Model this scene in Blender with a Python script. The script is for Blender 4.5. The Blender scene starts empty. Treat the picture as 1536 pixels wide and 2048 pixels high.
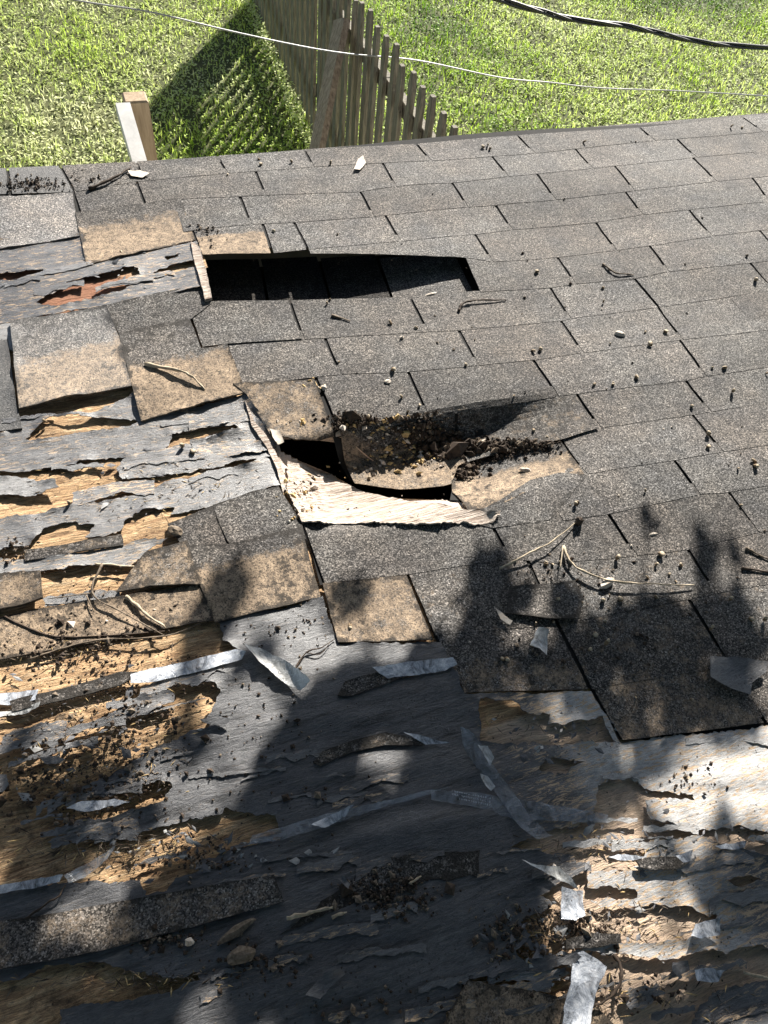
import bpy, math, random
import numpy as np
from mathutils import Vector, Matrix, noise
from mathutils.geometry import delaunay_2d_cdt
random.seed(7); rng = np.random.default_rng(11)
S = bpy.context.scene; C = S.collection

# ------------------------------------------------------------------ camera
F = 1480.0                                   # focal length in pixels of the 1536x2048 photo
_a = np.array([-953.0, 2429.0, F]); _s = -.22
_bx = -F*F/(-953.0 + -2429.0*_s)
_b = np.array([_bx, -_bx*_s, F]); _a /= np.linalg.norm(_a); _b /= np.linalg.norm(_b)
_n = np.cross(_a, _b); _n /= np.linalg.norm(_n)
if _n[2] > 0: _n = -_n
PITCH = math.radians(4.0); H = 1.45; CAMZ = 2.876
cp, sp = math.cos(PITCH), math.sin(PITCH)
_Y = cp*_a - sp*_n; _Z = sp*_a + cp*_n
cd = bpy.data.cameras.new('camera'); cam = bpy.data.objects.new('camera', cd); C.objects.link(cam)
cd.sensor_fit = 'VERTICAL'; cd.sensor_height = 36.0; cd.sensor_width = 27.0; cd.lens = F/2048*36
cd.clip_start = .05; cd.clip_end = 600
R3 = Matrix(((_b[0], _b[1], -_b[2]), (_Y[0], _Y[1], -_Y[2]), (_Z[0], _Z[1], -_Z[2])))
cam.matrix_world = Matrix.Translation((0, 0, CAMZ)) @ R3.to_4x4()
S.camera = cam

# ------------------------------------------------------------------ light
SUN_EL = math.radians(32.0); SUN_AZ = math.atan2(.60, .80)      # azimuth measured from +Y towards +X
sdir = Vector((math.sin(SUN_AZ)*math.cos(SUN_EL), math.cos(SUN_AZ)*math.cos(SUN_EL), math.sin(SUN_EL)))
w = bpy.data.worlds.new('World'); S.world = w; w.use_nodes = True
nt = w.node_tree; bg = nt.nodes['Background']; sky = nt.nodes.new('ShaderNodeTexSky')
sky.sky_type = 'NISHITA'; sky.sun_disc = False; sky.sun_elevation = SUN_EL; sky.sun_rotation = SUN_AZ
nt.links.new(sky.outputs[0], bg.inputs[0]); bg.inputs[1].default_value = .05
sl = bpy.data.lights.new('sun', 'SUN'); sl.energy = 5.0; sl.angle = math.radians(.53); sl.color = (1, .95, .87)
so = bpy.data.objects.new('sun', sl); C.objects.link(so); so.rotation_euler = sdir.to_track_quat('Z', 'Y').to_euler()
S.view_settings.view_transform = 'Standard'; S.view_settings.look = 'None'
S.view_settings.exposure = 1.38; S.view_settings.gamma = 1
try:
    S.cycles.max_bounces = 6
except Exception: pass

# ------------------------------------------------------------------ projection helpers (photo pixel -> roof surface)
MR = Matrix.Translation((0, H*sp, CAMZ - H*cp)) @ Matrix.Rotation(PITCH, 4, 'X')     # roof frame: u right, v up-slope, h out
def uv0(px, py, h=0.0):
    d = np.array([px-768.0, 1024.0-py, F]); t = -(H-h)/(d@_n)
    return d@_b*t, d@_a*t
def sm(x, a, b):
    t = np.clip((np.asarray(x, float)-a)/(b-a), 0, 1); return t*t*(3-2*t)
HB = .010
V505 = uv0(680, 509, HB)[1]; V600 = uv0(700, 604)[1]
U250, U410 = uv0(310, 505, HB)[0], uv0(432, 505, HB)[0]; U950, U1150 = uv0(905, 510, HB)[0], uv0(1080, 520)[0]
V815 = uv0(800, 832)[1]; V905 = uv0(800, 900, -.05)[1]; V960 = uv0(800, 965, -.05)[1]; V1045 = uv0(800, 1052)[1]
G0, G1, G2, G3 = uv0(520, 900)[0], uv0(660, 900)[0], uv0(900, 900)[0], uv0(1230, 880)[0]
def crest(v): return np.where(v > V505, 1-sm(v, V505+.03, V505+.66), 1-sm(-v, -V505, -V600))
def W(u, v, side='R'):
    u = np.asarray(u, float); v = np.asarray(v, float)
    lf = sm(u, U250, U410) if side == 'R' else 0.0
    w1 = HB*crest(v)*lf*(1-sm(u, U950, U1150))
    tr = sm(-v, -V815, -V905)*(1-sm(-v, -V960, -V1045))
    w2 = -.064*tr*sm(u, G0, G1)*(1-sm(u, G2, G3))
    w3 = .012*np.sin(u*3.1+.6)*np.sin(v*4.0+1.1) + .0035*np.sin(v*2*np.pi/.42+u*2.0)
    return w1 + w2 + w3
_HS = np.linspace(.14, -.12, 105)
def uv(px, py, h=0.0, side='R'):
    """first hit of the photo ray with the warped surface raised by h"""
    d = np.array([px-768.0, 1024.0-py, F]); t = -(H-_HS)/(d@_n); us, vs = d@_b*t, d@_a*t
    g = _HS - (W(us, vs, side)+h); k = int(np.argmax(g <= 0)); k = max(k, 1)
    q = g[k-1]/(g[k-1]-g[k]+1e-12)
    return us[k-1]+(us[k]-us[k-1])*q, vs[k-1]+(vs[k]-vs[k-1])*q
def uvs(P, h=0.0, side='R'): return [uv(x, y, h, side) for x, y in P]
def rayw(px, py):
    d = np.array([px-768.0, 1024.0-py, F]); d /= np.linalg.norm(d)
    return np.array([d@_b, d@_Y, d@_Z])
def at_slant(px, py, s): r = rayw(px, py)*s; return Vector((r[0], r[1], r[2]+CAMZ))
def at_x(px, py, x): r = rayw(px, py); r = r*(x/r[0]); return Vector((r[0], r[1], r[2]+CAMZ))
def at_y(px, py, y): r = rayw(px, py); r = r*(y/r[1]); return Vector((r[0], r[1], r[2]+CAMZ))
GK = .105
def gz(x, y): return GK*y
def at_ground(px, py):
    r = rayw(px, py); t = -CAMZ/(r[2]-GK*r[1]); return Vector((r[0]*t, r[1]*t, r[2]*t+CAMZ))

# numpy value noise
def _h(ix, iy, seed):
    n = (ix*374761393 + iy*668265263 + seed*982451653) & 0x7fffffff
    n = ((n ^ (n >> 13))*1274126177) & 0x7fffffff
    return ((n ^ (n >> 16)) & 0xffff)/65535.0
def vn(x, y, seed=0):
    x = np.asarray(x, float); y = np.asarray(y, float)
    ix = np.floor(x).astype(np.int64); iy = np.floor(y).astype(np.int64); fx = x-ix; fy = y-iy
    fx = fx*fx*(3-2*fx); fy = fy*fy*(3-2*fy)
    return (_h(ix, iy, seed)*(1-fx)+_h(ix+1, iy, seed)*fx)*(1-fy) + (_h(ix, iy+1, seed)*(1-fx)+_h(ix+1, iy+1, seed)*fx)*fy
def fbm(x, y, seed=0, o=4):
    r = 0; a = .5; t = 0
    for k in range(o): r = r + a*vn(x*2**k, y*2**k, seed+k*17); t += a; a *= .5
    return r/t

# ------------------------------------------------------------------ materials
def newmat(name):
    m = bpy.data.materials.new(name); m.use_nodes = True; nt = m.node_tree
    return m, nt, nt.nodes['Principled BSDF']
def N(nt, t, **k):
    n = nt.nodes.new(t)
    for a, b in k.items(): setattr(n, a, b)
    return n
def coord(nt, scale=(1, 1, 1), kind='Object'):
    tc = N(nt, 'ShaderNodeTexCoord'); mp = N(nt, 'ShaderNodeMapping'); nt.links.new(tc.outputs[kind], mp.inputs[0])
    mp.inputs['Scale'].default_value = scale; return mp.outputs[0]
def tnoise(nt, vec, scale, detail=4, rough=.6, dist=0):
    n = N(nt, 'ShaderNodeTexNoise'); nt.links.new(vec, n.inputs['Vector'])
    n.inputs['Scale'].default_value = scale; n.inputs['Detail'].default_value = detail
    n.inputs['Roughness'].default_value = rough; n.inputs['Distortion'].default_value = dist
    return n.outputs['Fac']
def tvor(nt, vec, scale, out='Color', feat='F1'):
    n = N(nt, 'ShaderNodeTexVoronoi', feature=feat); nt.links.new(vec, n.inputs['Vector'])
    n.inputs['Scale'].default_value = scale; return n.outputs[out]
def ramp(nt, fac, stops, interp='LINEAR'):
    r = N(nt, 'ShaderNodeValToRGB'); nt.links.new(fac, r.inputs[0]); e = r.color_ramp.elements
    r.color_ramp.interpolation = interp
    while len(e) < len(stops): e.new(.5)
    for i, (p, c) in enumerate(stops):
        e[i].position = p; e[i].color = (c, c, c, 1) if not hasattr(c, '__len__') else (*c, 1)
    return r.outputs[0]
def mix(nt, fac, a, b, mode='MIX'):
    m = N(nt, 'ShaderNodeMix', data_type='RGBA', blend_type=mode)
    for sock, val in ((m.inputs[0], fac), (m.inputs[6], a), (m.inputs[7], b)):
        if isinstance(val, (int, float)): sock.default_value = val
        elif isinstance(val, tuple): sock.default_value = (*val, 1)
        else: nt.links.new(val, sock)
    return m.outputs[2]
def mth(nt, op, a, b=0.0, clamp=False):
    m = N(nt, 'ShaderNodeMath', operation=op, use_clamp=clamp)
    for s, v in ((m.inputs[0], a), (m.inputs[1], b)):
        if isinstance(v, (int, float)): s.default_value = v
        else: nt.links.new(v, s)
    return m.outputs[0]
def bump(nt, bs, hgt, strength=.5, dist=.002):
    b = N(nt, 'ShaderNodeBump'); b.inputs['Strength'].default_value = strength; b.inputs['Distance'].default_value = dist
    nt.links.new(hgt, b.inputs['Height']); nt.links.new(b.outputs[0], bs.inputs['Normal'])
def attr(nt, name):
    a = N(nt, 'ShaderNodeAttribute'); a.attribute_name = name; return a.outputs['Fac']

def shingle_mat(name, bright=1.0, spark=.0):
    m, nt, bs = newmat(name); v = coord(nt)
    cell = tvor(nt, v, 400); sep = N(nt, 'ShaderNodeSeparateColor'); nt.links.new(cell, sep.inputs[0])
    g = ramp(nt, sep.outputs[0], [(0, .012*bright), (.30, .045*bright), (.55, .12*bright), (.80, .19*bright), (.95, .30*bright), (1, .46*bright)])
    fine = tnoise(nt, v, 260, 3, .75)
    g = mix(nt, .8, g, ramp(nt, fine, [(.3, .35), (.7, 1.7)]), 'MULTIPLY')
    blotch = tnoise(nt, v, 9, 5, .65)
    g = mix(nt, 1.0, g, ramp(nt, blotch, [(.3, (.66, .65, .66)), (.7, (1.28, 1.20, 1.10))]), 'MULTIPLY')
    streak = tnoise(nt, coord(nt, (2.5, 16, 4)), 2.2, 4, .6)
    g = mix(nt, .7, g, ramp(nt, streak, [(.35, (.8, .78, .76)), (.65, (1.15, 1.15, 1.16))]), 'MULTIPLY')
    brn = ramp(nt, tnoise(nt, v, 3.2, 6, .62), [(.40, 0), (.62, 1)])
    g = mix(nt, mth(nt, 'MULTIPLY', brn, .5), g, mix(nt, 1.0, g, (1.12, .96, .84), 'MULTIPLY'))
    oi = N(nt, 'ShaderNodeObjectInfo')
    g = mix(nt, 1.0, g, ramp(nt, oi.outputs['Random'], [(0, (.84, .82, .80)), (.5, (.98, .98, .97)), (1, (1.12, 1.12, 1.12))]), 'MULTIPLY')
    tan = mix(nt, ramp(nt, tnoise(nt, v, 70, 7, .8), [(.34, 0), (.62, 1)]), (.12, .09, .065), (.50, .38, .265))
    tan = mix(nt, .7, tan, ramp(nt, tnoise(nt, v, 11, 4, .6), [(.35, (.62, .60, .58)), (.62, (1.15, 1.12, 1.08))]), 'MULTIPLY')
    tan = mix(nt, ramp(nt, sep.outputs[1], [(.0, .9), (.18, .5), (.30, 0)]), tan, (.055, .045, .035))
    wn = mth(nt, 'ADD', attr(nt, 'wear'), mth(nt, 'MULTIPLY', mth(nt, 'SUBTRACT', tnoise(nt, v, 20, 9, .85), .5), 2.1))
    wf = ramp(nt, wn, [(.34, 0), (.66, 1)])
    col = mix(nt, wf, g, tan)
    dirt = mth(nt, 'ADD', tnoise(nt, v, 42, 8, .78), mth(nt, 'MULTIPLY', attr(nt, 'dirt'), .13))
    dm = ramp(nt, dirt, [(.66, 0), (.73, .85)])
    col = mix(nt, dm, col, (.022, .018, .014))
    nt.links.new(col, bs.inputs['Base Color']); bs.inputs['Roughness'].default_value = .78 - spark*.3
    bs.inputs['Specular IOR Level'].default_value = .35 + spark
    bump(nt, bs, mth(nt, 'ADD', sep.outputs[0], fine), .75, .0022)
    return m
M = {}
M['shingle'] = shingle_mat('asphalt_granules', .86)
M['shingle_spark'] = shingle_mat('glittering_granules', 1.3, .5)
M['shingle_slot_shade'] = shingle_mat('shade_darkened_granules', .30, -.2)  # darkened granules: the black shade of the slot put into the colour
M['shingle_gloss_shade'] = shingle_mat('glossy_shade_granules', .38, .6)  # near-black glossy tab at left; top-left tabs have shade put into the colour
M['shingle_old'] = shingle_mat('old_granules', .85)

def wood_mat():
    m, nt, bs = newmat('weathered_decking')
    v = coord(nt); st = coord(nt, (7, 60, 20))
    # strands lie roughly along the courses, wandering
    wob = N(nt, 'ShaderNodeVectorMath', operation='ADD'); sc = N(nt, 'ShaderNodeVectorMath', operation='SCALE')
    nn = N(nt, 'ShaderNodeTexNoise'); nn.inputs['Scale'].default_value = 7; nn.inputs['Detail'].default_value = 3
    nt.links.new(v, nn.inputs['Vector']); nt.links.new(nn.outputs['Color'], sc.inputs[0]); sc.inputs['Scale'].default_value = 1.6
    nt.links.new(st, wob.inputs[0]); nt.links.new(sc.outputs[0], wob.inputs[1])
    g1 = tnoise(nt, wob.outputs[0], 1.6, 8, .72, .8)
    g2 = tnoise(nt, wob.outputs[0], 6.0, 6, .7, .4)
    pat = tvor(nt, coord(nt, (9, 30, 9)), 2.0); sep = N(nt, 'ShaderNodeSeparateColor'); nt.links.new(pat, sep.inputs[0])
    col = ramp(nt, g1, [(.28, (.08, .042, .02)), (.40, (.40, .24, .125)), (.53, (.70, .47, .26)), (.75, (.92, .74, .50))])
    col = mix(nt, .55, col, ramp(nt, sep.outputs[0], [(0, (.66, .60, .55)), (.5, (1, .97, .92)), (1, (1.3, 1.25, 1.2))]), 'MULTIPLY')
    col = mix(nt, 1, col, ramp(nt, g2, [(.32, .16), (.45, .92), (.7, 1.25)]), 'MULTIPLY')
    crk = tnoise(nt, coord(nt, (5, 70, 20)), 2.4, 8, .8, 1.5)
    col = mix(nt, ramp(nt, crk, [(.475, 0), (.5, .95), (.525, 0)]), col, (.03, .018, .01))
    col = mix(nt, attr(nt, 'red'), col, mix(nt, g1, (.12, .03, .012), (.50, .22, .12)))
    col = mix(nt, attr(nt, 'bleach'), col, mix(nt, g2, (.42, .30, .22), (.95, .86, .78)))
    rot = ramp(nt, tnoise(nt, v, 15, 7, .75), [(.52, 0), (.66, .85)])
    col = mix(nt, mth(nt, 'MULTIPLY', rot, attr(nt, 'rot'), True), col, (.028, .020, .013))
    sp_ = ramp(nt, tvor(nt, v, 75, 'Distance'), [(.10, 1), (.17, 0)])
    sel = ramp(nt, tnoise(nt, v, 26, 3), [(.5, 0), (.6, 1)])
    col = mix(nt, mth(nt, 'MULTIPLY', sp_, sel), col, (.03, .02, .014))
    nt.links.new(col, bs.inputs['Base Color']); bs.inputs['Roughness'].default_value = .8
    bump(nt, bs, mth(nt, 'ADD', g1, mth(nt, 'MULTIPLY', g2, .6)), .9, .006)
    return m
M['wood'] = wood_mat()

def felt_mat(name='felt_underlayment', base=.082, blue=1.0, rough=.40):
    m, nt, bs = newmat(name); v = coord(nt)
    st = coord(nt, (3, 26, 6)); a = tnoise(nt, st, 2.2, 8, .68, .6)
    col = ramp(nt, a, [(.34, (base*.16, base*.16, base*.18)), (.46, (base*.86, base*.87, base*.93)), (.6, (base*1.15, base*1.16, base*1.22)), (.8, (base*1.75, base*1.72, base*1.72))])
    f = tnoise(nt, coord(nt, (12, 40, 12)), 5, 7, .78, .5)
    col = mix(nt, .75, col, ramp(nt, f, [(.3, .4), (.5, 1.0), (.70, 1.75)]), 'MULTIPLY')
    b = tnoise(nt, v, 5, 5, .6)
    col = mix(nt, .8, col, ramp(nt, b, [(.3, (.7, .7, .74)), (.7, (1.25, 1.22, 1.18))]), 'MULTIPLY')
    col = mix(nt, mth(nt, 'MULTIPLY', attr(nt, 'pale'), ramp(nt, f, [(.3, .35), (.6, 1)])), col, (.52, .51, .50))
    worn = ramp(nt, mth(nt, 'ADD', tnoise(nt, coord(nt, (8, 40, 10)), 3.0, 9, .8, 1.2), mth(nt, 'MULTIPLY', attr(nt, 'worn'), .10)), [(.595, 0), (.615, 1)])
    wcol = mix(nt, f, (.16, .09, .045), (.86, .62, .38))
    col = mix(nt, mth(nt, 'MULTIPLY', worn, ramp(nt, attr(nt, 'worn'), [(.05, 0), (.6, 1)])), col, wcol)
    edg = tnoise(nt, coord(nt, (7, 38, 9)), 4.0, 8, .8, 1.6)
    col = mix(nt, ramp(nt, edg, [(.488, 0), (.5, .75), (.512, 0)]), col, (.02, .018, .018))  # dark lines: torn edges, with their edge shadow put into the colour
    sp_ = ramp(nt, tvor(nt, v, 110, 'Distance'), [(.16, 1), (.24, 0)])
    sel = ramp(nt, tnoise(nt, v, 14, 5, .7), [(.47, 0), (.60, 1)])
    col = mix(nt, mth(nt, 'MULTIPLY', sp_, sel), col, (.022, .018, .016))
    nt.links.new(col, bs.inputs['Base Color']); bs.inputs['Roughness'].default_value = rough
    bs.inputs['Specular IOR Level'].default_value = .75
    bump(nt, bs, mth(nt, 'ADD', mth(nt, 'MULTIPLY', a, .6), f), .8, .0022)
    return m
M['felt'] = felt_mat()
def simple(name, c1, c2, scale=30, rough=.7, spec=.4, bd=.002, bs_=.5, stretch=(1, 1, 1), metal=0):
    m, nt, bs = newmat(name); v = coord(nt, stretch)
    n = tnoise(nt, v, scale, 6, .7, .3)
    nt.links.new(ramp(nt, n, [(.3, c1), (.7, c2)]), bs.inputs['Base Color'])
    bs.inputs['Roughness'].default_value = rough; bs.inputs['Specular IOR Level'].default_value = spec
    bs.inputs['Metallic'].default_value = metal
    bump(nt, bs, n, bs_, bd); return m
M['black'] = simple('tar_felt', (.008, .008, .008), (.022, .02, .018), 60, .9)
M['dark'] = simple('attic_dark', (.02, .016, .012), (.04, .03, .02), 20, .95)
M['twig'] = simple('twig_bark', (.05, .035, .024), (.28, .22, .16), 120, .8, .3, .001)
M['twig_pale'] = simple('pale_twig_bark', (.25, .19, .12), (.62, .52, .38), 90, .75)
M['twig_dark'] = simple('dark_twig_bark', (.02, .014, .01), (.09, .06, .04), 110, .8)
M['seed'] = simple('seed_husk', (.06, .035, .018), (.36, .25, .14), 160, .75)
M['crumb'] = simple('rotten_wood_crumb', (.30, .19, .08), (.80, .58, .27), 90, .8)
M['soil'] = simple('dark_rot_crumb', (.010, .007, .005), (.07, .045, .028), 130, .9)
M['chip'] = simple('pale_wood_chip', (.40, .32, .24), (.85, .76, .66), 60, .7)
M['splinter'] = simple('bleached_splintered_wood', (.16, .08, .045), (.95, .85, .74), 26, .8, .2, .008, 1.0, (.7, 9, 4))
M['fence'] = simple('fence_board', (.07, .062, .05), (.33, .30, .24), 12, .85, .25, .004, .6, (9, 9, .8))
M['fence_brown'] = simple('brown_board', (.15, .11, .085), (.52, .42, .34), 9, .8, .3, .005, .8, (9, 9, 1.4))
M['post'] = simple('treated_post', (.22, .15, .09), (.48, .37, .25), 8, .75, .3, .003, .4, (8, 8, .7))
M['paint'] = simple('old_white_paint', (.55, .53, .50), (.85, .84, .80), 12, .6)
M['siding'] = simple('painted_siding', (.42, .40, .36), (.6, .58, .54), 4, .7)
M['wire_pale'] = simple('pale_wire', (.22, .22, .22), (.5, .49, .47), 60, .45, .5)
M['wire_dark'] = simple('dark_wire', (.015, .015, .015), (.07, .065, .06), 60, .5, .5)
M['flake_a'] = simple('felt_flake', (.05, .05, .055), (.20, .20, .21), 40, .7)
M['flake_b'] = simple('pale_felt_flake', (.2, .2, .2), (.5, .49, .47), 40, .7)
def film_mat(name, col=(.62, .66, .72), alpha=.6, rough=.22):
    m, nt, bs = newmat(name); v = coord(nt)
    n = tnoise(nt, v, 45, 6, .7, .6)
    nt.links.new(ramp(nt, tnoise(nt, v, 26, 8, .8, 1.0), [(.36, tuple(c*.12 for c in col)), (.5, tuple(c*.7 for c in col)), (.66, tuple(min(1, c*1.5) for c in col))]), bs.inputs['Base Color'])  # noise patches: glints put into the colour, along with dirt
    bs.inputs['Roughness'].default_value = rough; bs.inputs['Specular IOR Level'].default_value = .9
    nt.links.new(ramp(nt, n, [(.3, alpha*.65), (.7, min(1, alpha*1.4))]), bs.inputs['Alpha'])
    bump(nt, bs, tnoise(nt, v, 70, 4, .6, 1), .6, .004); return m
M['print'] = simple('pale_print', (.35, .37, .40), (.6, .62, .64), 90, .6)
M['film'] = film_mat('clear_release_film', (.42, .46, .52), .28, .16)
M['film_white'] = film_mat('frosted_film', (.86, .86, .84), .92, .35)
M['silver'] = film_mat('silvery_film', (.72, .77, .86), .85, .16)
def leaf_mat(name, c1, c2, trans=.12):
    m, nt, bs = newmat(name)
    a = attr(nt, 'tone')
    col = ramp(nt, a, [(0, c1), (1, c2)])
    nt.links.new(col, bs.inputs['Base Color']); bs.inputs['Roughness'].default_value = .45
    tr = N(nt, 'ShaderNodeBsdfTranslucent'); nt.links.new(col, tr.inputs[0])
    mx = N(nt, 'ShaderNodeMixShader'); mx.inputs[0].default_value = trans
    nt.links.new(bs.outputs[0], mx.inputs[1]); nt.links.new(tr.outputs[0], mx.inputs[2])
    nt.links.new(mx.outputs[0], nt.nodes['Material Output'].inputs[0]); return m
def grass_mat():
    m, nt, bs = newmat('lawn_leaves')
    a = attr(nt, 'tone')
    col = ramp(nt, a, [(0, (.09, .20, .02)), (.26, (.40, .60, .05)), (.52, (.64, .78, .17)), (.75, (.68, .80, .28)), (1, (.86, .88, .52))])
    nt.links.new(col, bs.inputs['Base Color']); bs.inputs['Roughness'].default_value = .6; bs.inputs['Specular IOR Level'].default_value = .25
    tr = N(nt, 'ShaderNodeBsdfTranslucent'); nt.links.new(col, tr.inputs[0])
    mx = N(nt, 'ShaderNodeMixShader'); mx.inputs[0].default_value = .5
    nt.links.new(bs.outputs[0], mx.inputs[1]); nt.links.new(tr.outputs[0], mx.inputs[2])
    nt.links.new(mx.outputs[0], nt.nodes['Material Output'].inputs[0]); return m
M['grass'] = grass_mat()
M['leaf'] = leaf_mat('tree_leaves', (.03, .07, .015), (.07, .13, .025), .10)
M['soil_ground'] = simple('lawn_soil', (.03, .045, .012), (.13, .13, .05), 14, .95)

# ------------------------------------------------------------------ object helpers
def tag(o, label=None, cat=None, group=None, kind=None):
    for k, v in (('label', label), ('category', cat), ('group', group), ('kind', kind)):
        if v: o[k] = v
    return o
def mesh_obj(name, verts, faces, mat, parent=None, attrs=None, smooth=False, mats=None, midx=None):
    me = bpy.data.meshes.new(name)
    me.from_pydata([tuple(map(float, p)) for p in verts], [], [tuple(map(int, f)) for f in faces]); me.update()
    me.materials.append(mat)
    if mats:
        for x in mats: me.materials.append(x)
    if midx is not None: me.polygons.foreach_set('material_index', np.asarray(midx, np.int32))
    for k, val in (attrs or {}).items():
        at = me.attributes.new(k, 'FLOAT', 'POINT'); at.data.foreach_set('value', np.asarray(val, np.float32))
    if smooth: me.polygons.foreach_set('use_smooth', np.ones(len(me.polygons), bool))
    o = bpy.data.objects.new(name, me); C.objects.link(o)
    if parent: o.parent = parent
    return o
def fast_mesh(name, verts, nper, mat, tone=None, parent=None):
    """verts (n*nper,3): n separate polygons of nper corners"""
    verts = np.asarray(verts, np.float32).reshape(-1, 3); n = len(verts)//nper
    me = bpy.data.meshes.new(name); me.vertices.add(len(verts)); me.vertices.foreach_set('co', verts.ravel())
    me.loops.add(len(verts)); me.loops.foreach_set('vertex_index', np.arange(len(verts), dtype=np.int32))
    me.polygons.add(n); me.polygons.foreach_set('loop_start', np.arange(n, dtype=np.int32)*nper)
    me.update(calc_edges=True); me.materials.append(mat)
    if tone is not None:
        at = me.attributes.new('tone', 'FLOAT', 'POINT'); at.data.foreach_set('value', np.repeat(np.asarray(tone, np.float32), nper))
    o = bpy.data.objects.new(name, me); C.objects.link(o)
    if parent: o.parent = parent
    return o
def empty(name, loc=(0, 0, 0)):
    o = bpy.data.objects.new(name, None); C.objects.link(o); o.location = loc; o.empty_display_size = .1; return o
def place_local(verts):
    """roof-frame vertices -> (local vertices, object matrix) with the origin at the base centre"""
    a = np.asarray(verts, float); c = np.array([a[:, 0].mean(), a[:, 1].mean(), a[:, 2].min()])
    return a-c, MR @ Matrix.Translation(Vector(c))
def ragged(P, amp, rngs, step=.012, closed=True):
    """fractal edge for a uv polygon"""
    out = []; n = len(P)
    for i in range(n if closed else n-1):
        p = np.array(P[i]); q = np.array(P[(i+1) % n]); d = q-p; L = np.hypot(*d)
        k = max(1, int(L/step)); nrm = np.array([-d[1], d[0]])/(L+1e-9)
        sd = rngs.integers(0, 9999)
        for j in range(k):
            t = j/k; e = min(1, 4*t*(1-t)+.1) if k > 1 else 0
            off = ((fbm(np.array([t*L*30.0]), np.array([.5]), sd, 5)[0]-.5)*2 + (abs(fbm(np.array([t*L*95.0]), np.array([.5]), sd+5, 3)[0]-.5)-.12)*2.2)*amp*e
            out.append(tuple(p+d*t+nrm*off))
    return out
def inside(P, pts):
    P = np.asarray(P); x, y = pts[:, 0], pts[:, 1]; c = np.zeros(len(pts), bool)
    j = len(P)-1
    for i in range(len(P)):
        xi, yi = P[i]; xj, yj = P[j]
        m = ((yi > y) != (yj > y)) & (x < (xj-xi)*(y-yi)/((yj-yi) or 1e-12)+xi); c ^= m; j = i
    return c
def edist(loops, pts):
    d = np.full(len(pts), 9.0)
    for P in loops:
        P = np.asarray(P); Q = np.roll(P, -1, 0)
        for a, b in zip(P, Q):
            ab = b-a; t = np.clip(((pts-a)@ab)/((ab@ab)+1e-12), 0, 1)
            d = np.minimum(d, np.hypot(*(pts-(a+t[:, None]*ab)).T))
    return d
def sheet(name, P, mat, base, th, parent=None, amp=.002, spacing=.014, side='R', holes=(), hf=None, lift=0.0,
          wear=None, seed=None, loose=False, inuv=False, attrs=None, step=None, smooth=True, wob=.0008):
    rs = np.random.default_rng(seed if seed is not None else int(abs(P[0][0]*7+P[0][1]*3))+len(P))
    st = step or min(spacing, .010)
    out = ragged(P if inuv else uvs(P, base, side), amp, rs, st)
    hl = [ragged(uvs(h_, base, side), amp, rs, st) for h_ in holes]
    A = np.array(out); mn, mx = A.min(0), A.max(0)
    gx, gy = np.meshgrid(np.arange(mn[0], mx[0], spacing), np.arange(mn[1], mx[1], spacing))
    pts = np.stack([gx.ravel(), gy.ravel()], 1); pts += rs.uniform(-.3, .3, pts.shape)*spacing
    pts = pts[inside(out, pts)]
    for h_ in hl: pts = pts[~inside(h_, pts)]
    loops = [out]+hl
    if len(pts): pts = pts[edist(loops, pts) > spacing*.4]
    co = []; edges = []
    for L in loops:
        o = len(co); co += [tuple(map(float, p)) for p in L]
        edges += [(o+i, o+(i+1) % len(L)) for i in range(len(L))]
    co += [tuple(map(float, p)) for p in pts]
    vc, ec, fc, *_ = delaunay_2d_cdt([Vector(c) for c in co], edges, [], 0, 1e-6)
    V = np.array([[p.x, p.y] for p in vc])
    fa = np.array([f for f in fc if len(f) == 3], int)
    cen = V[fa].mean(1); k = inside(out, cen)
    for h_ in hl: k &= ~inside(h_, cen)
    fa = fa[k]
    e = edist(loops, V)
    z = W(V[:, 0], V[:, 1], side) + base + wob*(fbm(V[:, 0]*30, V[:, 1]*60, 5)-.5)*2
    if lift:
        sd = rs.integers(0, 999)
        m = np.clip(fbm(V[:, 0]*16, V[:, 1]*16, sd, 3)-.42, 0, 1)*3.2
        z = z + lift*m*np.exp(-e/.012)
    if hf is not None: z = z + hf(V[:, 0], V[:, 1], e)
    n = len(V)
    verts = np.concatenate([np.c_[V, z], np.c_[V, z-th]])
    faces = [tuple(f) for f in fa] + [tuple(f[::-1]+n) for f in fa]
    cnt = {}
    for f in fa:
        for a, b in ((f[0], f[1]), (f[1], f[2]), (f[2], f[0])):
            cnt[(a, b)] = 1
    bnd = [(a, b) for (a, b) in cnt if (b, a) not in cnt]; ids = sorted({i for e2 in bnd for i in e2}); mp_ = {q: 2*n+j for j, q in enumerate(ids)}; nb = len(ids)
    verts = np.concatenate([verts, verts[ids], verts[[i+n for i in ids]]])      # crisp rim: the sides have their own corners
    for a, b in bnd: faces.append((mp_[b], mp_[a], mp_[a]+nb, mp_[b]+nb))
    av = {}
    for key, fn in (attrs or {}).items():
        val = fn(V[:, 0], V[:, 1]) if callable(fn) else np.full(n, fn, float)
        if key == 'dirt': val = val + 1.1*np.exp(-e/.006)+.8*np.clip(fbm(V[:, 0]*11, V[:, 1]*11, 91)-.5, 0, 1)*3
        av[key] = np.concatenate([val, val, val[ids], val[ids]])
    if wear is not None:
        val = wear(V[:, 0], V[:, 1]) if callable(wear) else np.full(n, wear, float); av['wear'] = np.concatenate([val, val, val[ids], val[ids]])
    if loose:
        lv, mw = place_local(verts); o = mesh_obj(name, lv, faces, mat, None, av, smooth); o.matrix_world = mw
    else: o = mesh_obj(name, verts, faces, mat, parent, av, smooth)
    if smooth:
        me = o.data
        sh = np.array([len(p.vertices) == 3 for p in me.polygons]); me.polygons.foreach_set('use_smooth', sh)
    return o
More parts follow.
